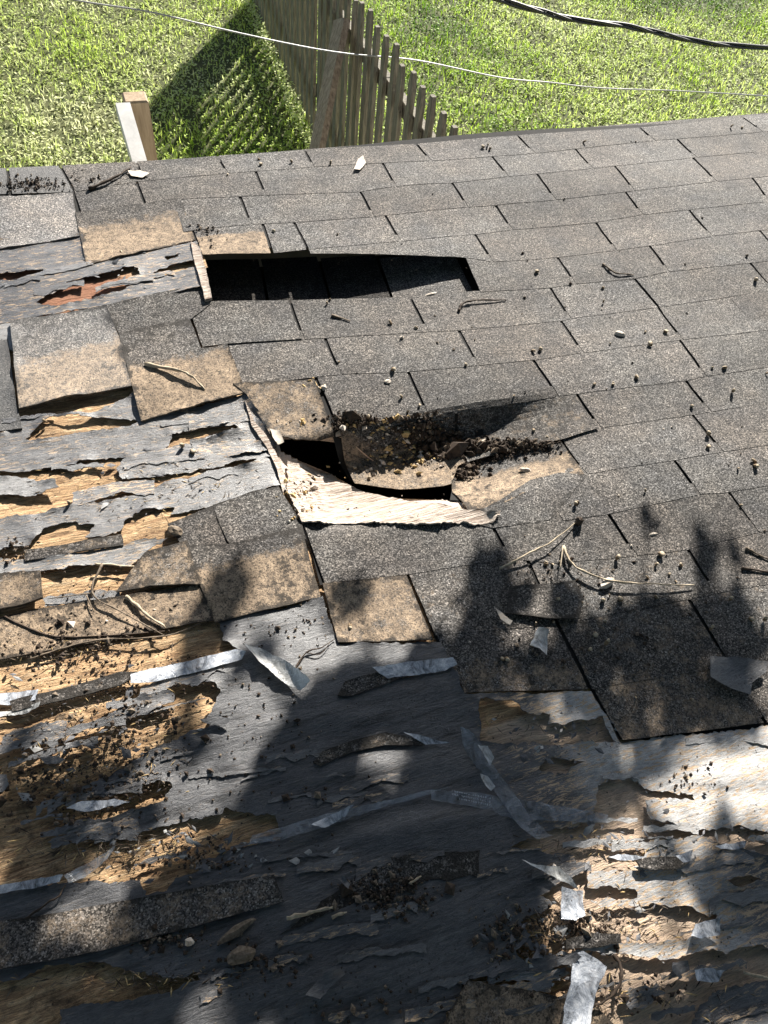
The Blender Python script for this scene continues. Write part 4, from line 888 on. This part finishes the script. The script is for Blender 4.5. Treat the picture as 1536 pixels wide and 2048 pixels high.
for i, (x, y) in enumerate(pts):
    sr, sc_ = protos[i % 3]
    if i < 3: r_, c_ = sr, sc_
    else:
        r_ = sr.copy(); C.objects.link(r_); c_ = sc_.copy(); C.objects.link(c_); c_.parent = r_
    p = rp(x, y, .003, 'L' if x < 420 or (y > 1240) else 'R')
    k = random.uniform(.55, 1.35)*(1.0 if y > 500 else .8)
    r_.matrix_world = MR @ Matrix.Translation(Vector(p)) @ Matrix.Rotation(random.uniform(0, 6), 4, 'Z') @ Matrix.Rotation(random.uniform(-1.3, 1.3), 4, 'X') @ Matrix.Scale(k, 4)
    near = min(LAND, key=lambda q: (q[0]-x)**2+(q[1]-y)**2); seen.setdefault(near[2], []).append(((near[0]-x)**2+(near[1]-y)**2, r_))
    tag(r_, 'x', 'seed', 'small brown seed husks fallen on the roof')
ORD = ['closest', 'second closest', 'third closest', 'fourth closest', 'fifth closest', 'sixth closest', 'seventh closest', 'eighth closest', 'ninth closest', 'tenth closest', 'eleventh closest', 'twelfth closest', 'thirteenth closest', 'fourteenth closest', 'fifteenth closest', 'sixteenth closest']
for nm_, lst in seen.items():
    for k, (_, o) in enumerate(sorted(lst, key=lambda q: q[0])): o['label'] = 'brown seed husk %s to %s' % (ORD[min(k, 15)], nm_)
# ---- countless crumbs: stuff
def scatter(name, n, regions, mats, size, label, cat, flat=.5, seed=1, hbase=.004, shape=0):
    rs = np.random.default_rng(seed); wts = np.array([r[4] for r in regions], float); wts /= wts.sum()
    ch = rs.choice(len(regions), n, p=wts); V = []
    tet = np.array([[1, 0, -.4], [-.6, .8, -.4], [-.6, -.8, -.4], [0, 0, .8], ])
    oct_ = np.array([[1, 0, 0], [-1, 0, 0], [0, 1, 0], [0, -1, 0], [0, 0, 1], [0, 0, -1]], float)
    vs = []; fs = []; ot = 0
    of = [(0, 2, 4), (2, 1, 4), (1, 3, 4), (3, 0, 4), (2, 0, 5), (1, 2, 5), (3, 1, 5), (0, 3, 5)]
    for c in ch:
        cx, cy, rx, ry, _, sd = regions[c]
        x, y = cx+rs.normal(0, rx*.5), cy+rs.normal(0, ry*.5)
        if shape == 2: s = size*rs.lognormal(0, .5); dims = np.array([s*rs.uniform(1, 2), s*rs.uniform(.4, .9), s*.12])
        elif shape: s = size*rs.uniform(.5, 1.6); dims = np.array([s*rs.uniform(1.5, 4), s*.35, s*.25])
        else: s = size*rs.lognormal(0, .5); dims = np.array([s, s*rs.uniform(.5, 1), s*rs.uniform(.35, .9)])
        u, v = uv0(x, y, float(W(*uv0(x, y), sd)))
        z = float(W(u, v, sd))+hbase+dims[2]*.4
        q = oct_*dims*rs.uniform(.75, 1.25, (6, 1)); a = rs.uniform(0, 6.28) if not shape else rs.normal(0, .7); t = rs.uniform(-.5, .5)
        ca, sa = math.cos(a), math.sin(a); x_, y_, z_ = q.T; z2 = z_+x_*t
        vs.append(np.stack([x_*ca-y_*sa+u, x_*sa+y_*ca+v, z2+z], 1)); fs += [(i+ot, j+ot, k+ot) for i, j, k in of]; ot += 6
    vs = np.concatenate(vs); mi = rs.integers(0, len(mats), n).repeat(8)
    o = mesh_obj(name, vs, fs, M[mats[0]], None, None, False, [M[m] for m in mats[1:]], mi); o.matrix_world = MR
    tag(o, label, cat, kind='stuff')
scatter('rotten_wood_crumbs', 330, [(765, 890, 75, 50, 3, 'R'), (850, 905, 90, 40, 2.2, 'R'), (592, 852, 30, 10, 1.3, 'R'), (720, 950, 70, 20, .6, 'R'), (625, 775, 40, 12, .2, 'R'), (600, 1000, 40, 60, .7, 'R')], ['crumb', 'crumb', 'chip'], .0042, 'yellow crumbs of rotten wood piled in the sag', 'crumbs', seed=4, hbase=.006)
scatter('dark_debris', 6400, [(720, 850, 130, 20, 3, 'R'), (880, 900, 110, 30, 4, 'R'), (1000, 900, 120, 18, 2, 'R'), (770, 862, 150, 16, 5, 'R'), (960, 905, 90, 18, 5, 'R'), (920, 925, 70, 24, 7, 'R'), (1020, 900, 80, 9, 5, 'R'), (870, 900, 70, 22, 4, 'R'), (1120, 1170, 110, 60, 1.5, 'R'), (1200, 1290, 200, 90, 1.2, 'R'), (420, 480, 40, 20, .3, 'R'), (60, 372, 80, 14, 3.4, 'R'), (200, 362, 80, 12, 1.0, 'R'), (410, 462, 30, 10, .6, 'R'), (610, 980, 30, 25, .8, 'R'), (700, 1010, 80, 12, .5, 'R'),
   (150, 1560, 220, 110, 9, 'L'), (130, 1290, 180, 45, 4, 'L'), (250, 1440, 180, 90, 3.5, 'L'), (380, 1720, 140, 40, 2.5, 'L'), (780, 1790, 90, 45, 5, 'L'), (340, 1880, 90, 30, 1.5, 'L'), (1130, 1850, 110, 40, 4, 'L'), (1020, 1880, 60, 60, 2.5, 'L'), (500, 1920, 120, 50, 1.5, 'L'), (700, 2000, 300, 50, 1.5, 'L'), (1250, 1980, 140, 60, 1, 'L'), (550, 1500, 180, 160, 1.6, 'L'), (200, 1210, 180, 70, 1.5, 'L'), (600, 1250, 150, 50, 1, 'L'), (30, 1100, 50, 25, 1, 'L'), (300, 1340, 200, 40, 1.5, 'L'), (1380, 1560, 60, 40, .6, 'L')],
   ['soil', 'soil', 'twig_dark', 'twig'], .0026, 'dark crumbs of rot and soil strewn over the torn roof', 'debris', seed=5)
scatter('wood_flakes', 1700, [(150, 1500, 240, 140, 8, 'L'), (250, 1690, 260, 50, 4, 'L'), (130, 1290, 170, 40, 3, 'L'), (300, 980, 280, 60, 3, 'L'), (1280, 1850, 180, 80, 3, 'L'), (1180, 1690, 150, 30, 1.5, 'L'), (1050, 1870, 100, 50, 1.2, 'L'), (260, 1960, 220, 25, 1.5, 'L'), (1300, 2000, 180, 50, 1.5, 'L'), (1080, 1450, 120, 30, .8, 'L'), (760, 1030, 200, 10, 1.0, 'R')],
   ['crumb', 'twig', 'twig', 'soil'], .0024, 'splinters and flakes of weathered decking lying about', 'wood flakes', seed=6, shape=1)
scatter('rot_pile', 1500, [(905, 905, 48, 16, 4, 'R'), (965, 898, 60, 11, 3, 'R'), (850, 885, 60, 16, 3, 'R'), (1045, 893, 50, 7, 1.5, 'R'), (700, 842, 60, 9, 1.5, 'R'), (930, 940, 22, 14, 1.2, 'R')], ['soil', 'twig_dark', 'soil', 'twig'], .0046, 'thick dark brown heap of rot in the sagging pocket right of the hole', 'rot pile', seed=31, hbase=.008)
scatter('felt_flakes', 420, [(150, 1480, 240, 160, 4, 'L'), (400, 1700, 200, 60, 3, 'L'), (300, 980, 260, 80, 2, 'L'), (1150, 1880, 200, 90, 5, 'L'), (1100, 1480, 160, 50, 2, 'L'), (1300, 1680, 180, 60, 2, 'L'), (250, 550, 180, 40, 1, 'L')], ['flake_a', 'flake_a', 'flake_b'], .0038, 'ragged flakes of grey underlayment scattered over the decking', 'felt flakes', seed=12, hbase=.004, shape=2)
scatter('leaf_bits', 420, [(1300, 800, 500, 500, 1, 'R'), (900, 600, 600, 300, .7, 'R'), (300, 1230, 300, 80, .6, 'L')], ['soil', 'twig', 'chip'], .0020, 'tiny specks of bark and leaf on the shingles', 'specks', seed=9, hbase=.003)

# ================================================================== YARD THINGS
FX = 1.36; FT = CAMZ-1.4
fence = empty('picket_fence', (FX, 4.6, gz(0, 4.6))); tag(fence, 'weathered grey wooden picket fence running away across the lawn', 'fence')
def loc(vs, o): return [Vector(v)-o.location for v in vs]
def picket(y, i):
    rr = random.Random(i*3+1); wd = .058+rr.uniform(-.004, .004); th = .020
    x = FX+rr.uniform(-.004, .004); zb = gz(x, y)-.05; zt = FT+.03+.02*(y-3)+rr.uniform(-.025, .025); lean = rr.uniform(-.006, .006)
    prof = [(-wd/2, zb), (wd/2, zb), (wd/2, zt-.19), (wd*.36, zt-.165), (wd*.45, zt-.07), (wd*.22, zt), (-wd*.22, zt), (-wd*.45, zt-.07), (-wd*.36, zt-.165), (-wd/2, zt-.19)]; m_ = len(prof)
    vs = [Vector((x+s*th/2, y+a+lean*(z-zb), z)) for s in (-1, 1) for a, z in prof]
    fs = [tuple(range(m_))[::-1], tuple(range(m_, 2*m_))]+[(k, (k+1) % m_, (k+1) % m_+m_, k+m_) for k in range(m_)]
    me = mesh_obj('picket', loc(vs, fence), fs, M['fence'], fence); return me
yy = 2.46; i = 0
while yy < 6.45: picket(yy, i); yy += .118 if yy < 5.95 else .080; i += 1
for z in (.25,):
    vs = []; v, f = box_data((0, 0, 0), .038, 3.95, .085)
    v = [Vector((FX+.032, 4.52+p.y, gz(0, 4.52+p.y)*1.0+z+p.z if z < .5 else gz(0, 4.52)+z+.06+p.z)) for p in v]
    mesh_obj('rail', loc(v, fence), f, M['fence'], fence)
for y in (2.7, 4.55, 6.43):
    v, f = box_data((FX+.1, y, gz(0, y)+.5), .09, .09, 1.15); mesh_obj('fence_post', loc(v, fence), f, M['fence'], fence)
for k in range(2):
    y0_, y1_ = 2.5+2*k, 4.49+2*k; v, f = box_data((FX+.034, (y0_+y1_)/2, FT-.185+.02*((y0_+y1_)/2-3)), .038, y1_-y0_, .07)
    mesh_obj('rail', loc(v, fence), f, M['fence'], fence)
# brown brace board leaning on the fence
def plank(name, p, q, wdir, wd, th, mat):
    p, q = Vector(p), Vector(q); t = (q-p).normalized(); a = Vector(wdir); a = (a-t*a.dot(t)).normalized(); b = t.cross(a)
    vs = []
    n = 6
    for k in range(n+1):
        c = p.lerp(q, k/n)
        vs += [c+a*wd/2+b*th/2, c-a*wd/2+b*th/2, c-a*wd/2-b*th/2, c+a*wd/2-b*th/2]
    fs = [(0, 1, 2, 3), tuple(n*4+j for j in (3, 2, 1, 0))]
    for k in range(n):
        for j in range(4): fs.append((k*4+j, (k+1)*4+j, (k+1)*4+(j+1) % 4, k*4+(j+1) % 4))
    base = min((p, q), key=lambda s: s.z); o = mesh_obj(name, [v-base for v in vs], fs, mat); o.location = base; return o
b0 = at_x(684, 40, FX-.06); b1 = at_x(628, 330, FX-.28)
tag(plank('brace_board', b0, b1+(b1-b0)*.35, (0, 1, 0), .125, .035, M['fence_brown']), 'wide brown board leaning against the picket fence', 'board')
# near post and painted board behind the high edge of the roof
pt = at_slant(270, 196, 3.25); gb = gz(pt.x, pt.y)
def post():
    o = empty('wooden_post', (pt.x, pt.y, gb)); h = pt.z-gb; s = .043
    vs = [(sx*s, sy*s, 0) for sx, sy in ((-1, -1), (1, -1), (1, 1), (-1, 1))]+[(sx*s, sy*s, h) for sx, sy in ((-1, -1), (1, -1), (1, 1), (-1, 1))]+[(sx*s*.85, sy*s*.85, h+.006) for sx, sy in ((-1, -1), (1, -1), (1, 1), (-1, 1))]
    fs = [(0, 1, 5, 4), (1, 2, 6, 5), (2, 3, 7, 6), (3, 0, 4, 7), (4, 5, 9, 8), (5, 6, 10, 9), (6, 7, 11, 10), (7, 4, 8, 11), (8, 9, 10, 11), (3, 2, 1, 0)]
    mesh_obj('post_shaft', vs, fs, M['post'], o)
    v, f = box_data((.02, -.03, h-.30), .2, .036, .09); mesh_obj('cross_piece', v, f, M['post'], o)
    tag(o, 'tan square wooden post standing just behind the roof edge', 'post')
post()
q0 = at_slant(246, 214, 3.16); q1 = at_slant(284, 345, 2.98)
tag(plank('painted_board', q0, q1+(q1-q0)*1.2, (1, .2, 0), .05, .04, M['paint']), 'white painted board leaning on the tan post', 'board')
# dry weeds along the fence foot
def weeds():
    V = []; rs = np.random.default_rng(3)
    for k in range(1500):
        y = rs.uniform(4.2, 6.4); x = FX-.06+rs.normal(0, .03); z = gz(x, y)+rs.uniform(0, .09)
        a = rs.uniform(0, 6.28); L = rs.uniform(.01, .03); wv = rs.uniform(.004, .009); up = rs.uniform(-.4, .9)
        d = np.array([math.cos(a), math.sin(a), up])*L; s = np.array([-math.sin(a), math.cos(a), .3])*wv; p = np.array([x, y, z])
        V += [p, p+d*.5+s, p+d, p+d*.5-s]
    o = fast_mesh('dry_weeds', V, 4, M['grass'], rs.uniform(.8, 1, 1500)); tag(o, 'dry straw-coloured weeds along the foot of the picket fence', 'weeds', kind='stuff')
weeds()
# cables
def cable(name, pts, y, r, mat, label, twist=0, dy=0.0):
    n = len(pts); P = [at_y(px, py, y+dy*i/(n-1)) for i, (px, py) in enumerate(pts)]
    d0 = (P[0]-P[2]).normalized(); d1 = (P[-1]-P[-3]).normalized(); P = smoothline(P, 10); parts = []
    P = [P[0]+d0*k*.25+Vector((0, 0, .006*k*k)) for k in range(14, 0, -1)]+P+[P[-1]+d1*k*.25+Vector((0, 0, .004*k*k)) for k in range(1, 15)]
    if twist:
        for k in range(3):
            Q = [p+Vector((0, math.cos(j*twist+k*2.1), math.sin(j*twist+k*2.1)))*r*.9 for j, p in enumerate(P)]
            parts.append(tube_data(Q, r*(.8 if k else .6), 7, .03, k))
    else: parts.append(tube_data(P, r, 7, .03, 1))
    o = join_data(name, parts, mat); tag(o, label, 'cable'); return o
cable('thin_wire', [(-60, -48), (150, 0), (300, 24), (460, 62), (600, 92), (700, 108), (835, 121), (1000, 155), (1100, 165), (1200, 176), (1340, 181), (1450, 187), (1600, 196)], 3.6, .0034, M['wire_pale'], 'thin pale wire crossing in front of the fence and lawn')
cable('service_cable', [(940, -22), (1000, 0), (1080, 22), (1150, 40), (1250, 52), (1310, 64), (1400, 84), (1480, 92), (1600, 96)], 4.1, .0105, M['wire_dark'], 'thick dark twisted cable crossing the lawn at upper right', .22)

# ================================================================== TREE THAT SHADES THE ROOF (stands right of and above the view)
SH = [  # photo centre, radii, leaves: where its crown's shade falls on the roof
 (985, 1125, 26, 22, 14), (980, 1185, 34, 34, 40), (1020, 1215, 70, 20, 20), (1110, 1225, 24, 18, 6), (1290, 1255, 90, 45, 130), (1260, 1300, 120, 40, 120), (1440, 1255, 70, 60, 110), (1130, 1345, 90, 30, 45), (960, 1290, 45, 110, 100), (880, 1340, 60, 50, 60), (1400, 1385, 100, 40, 34), (1190, 1440, 110, 40, 55), (1480, 1420, 60, 50, 50), (1300, 1085, 8, 40, 4), (1410, 1110, 12, 60, 8), (1450, 1090, 14, 20, 5),
 (440, 1170, 26, 40, 18), (425, 1240, 24, 50, 24), (500, 1150, 25, 20, 8), (700, 1190, 25, 25, 8), (520, 1310, 34, 26, 10), (385, 1370, 24, 36, 9), (340, 1480, 30, 40, 9), (170, 1550, 90, 30, 22), (60, 1610, 70, 40, 30), (30, 1500, 30, 20, 5),
 (730, 1410, 120, 50, 190), (630, 1500, 70, 80, 170), (560, 1590, 60, 70, 90), (860, 1430, 90, 60, 130), (930, 1530, 90, 80, 230), (700, 1680, 150, 70, 300), (900, 1680, 90, 70, 170), (960, 1640, 160, 80, 340), (560, 1700, 120, 60, 160), (1050, 1560, 80, 90, 160), (1090, 1640, 45, 45, 50), (1000, 1480, 60, 60, 70),
 (500, 1780, 180, 50, 260), (350, 1820, 100, 40, 110), (660, 1830, 200, 80, 420), (900, 1820, 170, 100, 460), (720, 1950, 240, 90, 560), (930, 1960, 140, 100, 360), (1020, 1800, 35, 80, 60), (590, 1980, 80, 80, 150), (600, 1880, 120, 60, 160), (1000, 2040, 100, 40, 90),
 (260, 2020, 100, 30, 70), (20, 1860, 40, 45, 50), (280, 1880, 70, 35, 70), (60, 1740, 80, 30, 24), (230, 1670, 80, 25, 20), (90, 1990, 120, 30, 50),
 (1500, 1770, 55, 50, 70), (1530, 1880, 70, 80, 110), (1470, 1960, 90, 60, 110), (1425, 1640, 18, 40, 6), (1320, 2040, 90, 25, 30), (1440, 1810, 22, 30, 16), (1010, 1760, 40, 40, 26), (1180, 1520, 30, 14, 6),
 (230, 130, 14, 60, 0),
]
def tree():
    trunk_p = Vector((9.0, 5.6, 0)); trunk_p.z = gz(0, trunk_p.y)
    t = empty('shade_tree', trunk_p); rs = np.random.default_rng(5); V = []; tone = []; cl = []
    for (cx, cy, rx, ry, n) in SH:
        if not n: continue
        nc = max(1, int(n/14)); cent = []
        for _ in range(nc):
            cent.append((cx+rs.normal(0, rx*.45), cy+rs.normal(0, ry*.45), rs.uniform(2.5, 3.5)))
        for k in range(int(n*5.0)):
            c = cent[rs.integers(nc)]
            x, y = (cx+rs.normal(0, rx*.5), cy+rs.normal(0, ry*.5))
            if fbm(np.array([x/34.]), np.array([y/34.]), 201, 3)[0] < (.47 if n < 120 else .40): continue
            x = .55*x+.45*(c[0]+rs.normal(0, rx*.3)); y = .55*y+.45*(c[1]+rs.normal(0, ry*.3))
            u, v = uv0(x, y); p = MR @ Vector((u, v, 0)) + sdir*(c[2]+rs.normal(0, .18))
            L = rs.uniform(.030, .056); wv = L*rs.uniform(.34, .48); a = rs.uniform(0, 6.28); up = rs.uniform(-.6, .6)
            d = Vector((math.cos(a), math.sin(a), up)).normalized()*L; s = d.cross(Vector((rs.normal(), rs.normal(), rs.normal()))).normalized()*wv
            V += [p, p+d*.35+s, p+d*.75+s*.7, p+d, p+d*.75-s*.7, p+d*.35-s]; tone.append(rs.uniform(0, 1))
        for c in cent: cl.append(MR @ Vector((*uv0(c[0], c[1]), 0)) + sdir*c[2])
    # the rest of the crown, further off to the right and above, out of the roof's light
    for k in range(5200):
        a, b = rs.uniform(0, 6.28), rs.uniform(-1, 1); r = rs.uniform(.5, 1)**.5*2.1*(1+.25*math.sin(3*a+b*2))
        p = trunk_p+Vector((2.2+math.cos(a)*r*math.sqrt(1-b*b), .8+math.sin(a)*r*math.sqrt(1-b*b), 5.6+b*1.6))
        L = rs.uniform(.05, .10); wv = L*.4; a2 = rs.uniform(0, 6.28); d = Vector((math.cos(a2), math.sin(a2), rs.uniform(-.7, .3)))*L
        s = d.cross(Vector((rs.normal(), rs.normal(), rs.normal()))).normalized()*wv
        V += [p, p+d*.35+s, p+d*.75+s*.7, p+d, p+d*.75-s*.7, p+d*.35-s]; tone.append(rs.uniform(0, 1))
    V = np.array([tuple(p-trunk_p) for p in V]); fast_mesh('crown', V, 6, M['leaf'], tone, t)
    top = trunk_p+Vector((.1, .1, 4.6)); parts = [tube_data(smoothline([trunk_p-Vector((0, 0, .3)), trunk_p+Vector((.05, 0, 1.5)), trunk_p+Vector((-.05, .05, 3)), top], 5), lambda q: .19-.09*q, 10, .08, 2)]
    mesh_obj('trunk', loc(parts[0][0], t), parts[0][1], M['twig'], t)
    cl = sorted(cl, key=lambda p: (p-trunk_p).length); hub = sum(cl, Vector())/len(cl); fork = trunk_p+Vector((-.3, -.1, 3.2))
    hubs = []
    xs = sorted(cl, key=lambda p: p.x); G = 5
    for g in range(G):
        grp = xs[g*len(xs)//G:(g+1)*len(xs)//G]
        if grp: hubs.append((sum(grp, Vector())/len(grp)+Vector((.1, .1, .15)), grp))
    br = []; prev = fork
    for hb, grp in reversed(hubs):
        br.append(tube_data(smoothline([prev, prev.lerp(hb, .5)+Vector((0, .03, .06)), hb], 5), lambda q: .022-.006*q, 7, .1, 3)); prev = hb
        for c in grp[::2]: br.append(tube_data(smoothline([hb, hb.lerp(c, .5)+Vector((.02, .03, .05)), c], 3), lambda q: .008-.005*q, 5, .1, 4))
    o = join_data('limbs', [([v-trunk_p for v in a], b) for a, b in br], M['twig'], t)
    tag(t, 'leafy tree standing right of the house and shading the lower roof', 'tree')
tree()

def added_overhead_tree():
    """unseen tree added to block sky light: behind and above the view"""
    tp = Vector((-3.6, -2.6, gz(0, -2.6))); t = empty('sky_blocking_tree', tp); rs = np.random.default_rng(15); n = 27000
    x = rs.uniform(-6.5, 6.0, n); y = rs.uniform(-6.5, 3.6, n); z = 5.0 + rs.uniform(0, 2.6, n) + .5*fbm(x*.7+20, y*.7+20, 8)
    k = y < 1.28*(z-1.6)-1.0; x, y, z = x[k], y[k], z[k]
    k = fbm(x*1.3+30, y*1.3+30, 61, 3) > .28; x, y, z = x[k], y[k], z[k]; m = 3500
    x = np.r_[x, rs.uniform(-7, 7, m)]; y = np.r_[y, rs.uniform(-7.5, -5.5, m)]; z = np.r_[z, rs.uniform(.2, 5.5, m)]; n = len(x)  # leaf bank behind the camera, added to block more sky
    a = rs.uniform(0, 6.28, n); up = rs.uniform(-.6, .4, n); L = rs.uniform(.16, .30, n)[:, None]
    d = np.stack([np.cos(a), np.sin(a), up], 1)*L; r = rs.normal(0, 1, (n, 3)); s = np.cross(d, r); s /= np.linalg.norm(s, axis=1)[:, None]; s *= L*.36
    p = np.stack([x, y, z], 1)-np.array(tp)
    V = np.stack([p, p+d*.35+s, p+d*.75+s*.7, p+d, p+d*.75-s*.7, p+d*.35-s], 1); fast_mesh('crown', V, 6, M['leaf'], rs.uniform(0, .8, n), t)
    v, f = tube_data(smoothline([tp-Vector((0, 0, .4)), tp+Vector((.05, .1, 2)), tp+Vector((.2, .3, 4.4)), tp+Vector((.9, 1.0, 6.3))], 6), lambda q: .24-.15*q, 12, .08, 6)
    mesh_obj('trunk', [Vector(q)-tp for q in v], f, M['twig'], t); parts = []
    for ex, ey in ((3.5, 2.5), (6, 0), (2, -3), (-2, 2.5), (5, 4)):
        parts.append(tube_data(smoothline([tp+Vector((.2, .3, 4.2)), tp+Vector((ex*.5, ey*.5, 6.0)), tp+Vector((ex, ey, 6.8))], 6), lambda q: .09-.07*q, 8, .08, 7))
    join_data('limbs', [([Vector(q)-tp for q in a_], b_) for a_, b_ in parts], M['twig'], t)
    tag(t, 'unseen tall tree added over and behind the camera to dim sky light', 'tree')
added_overhead_tree()
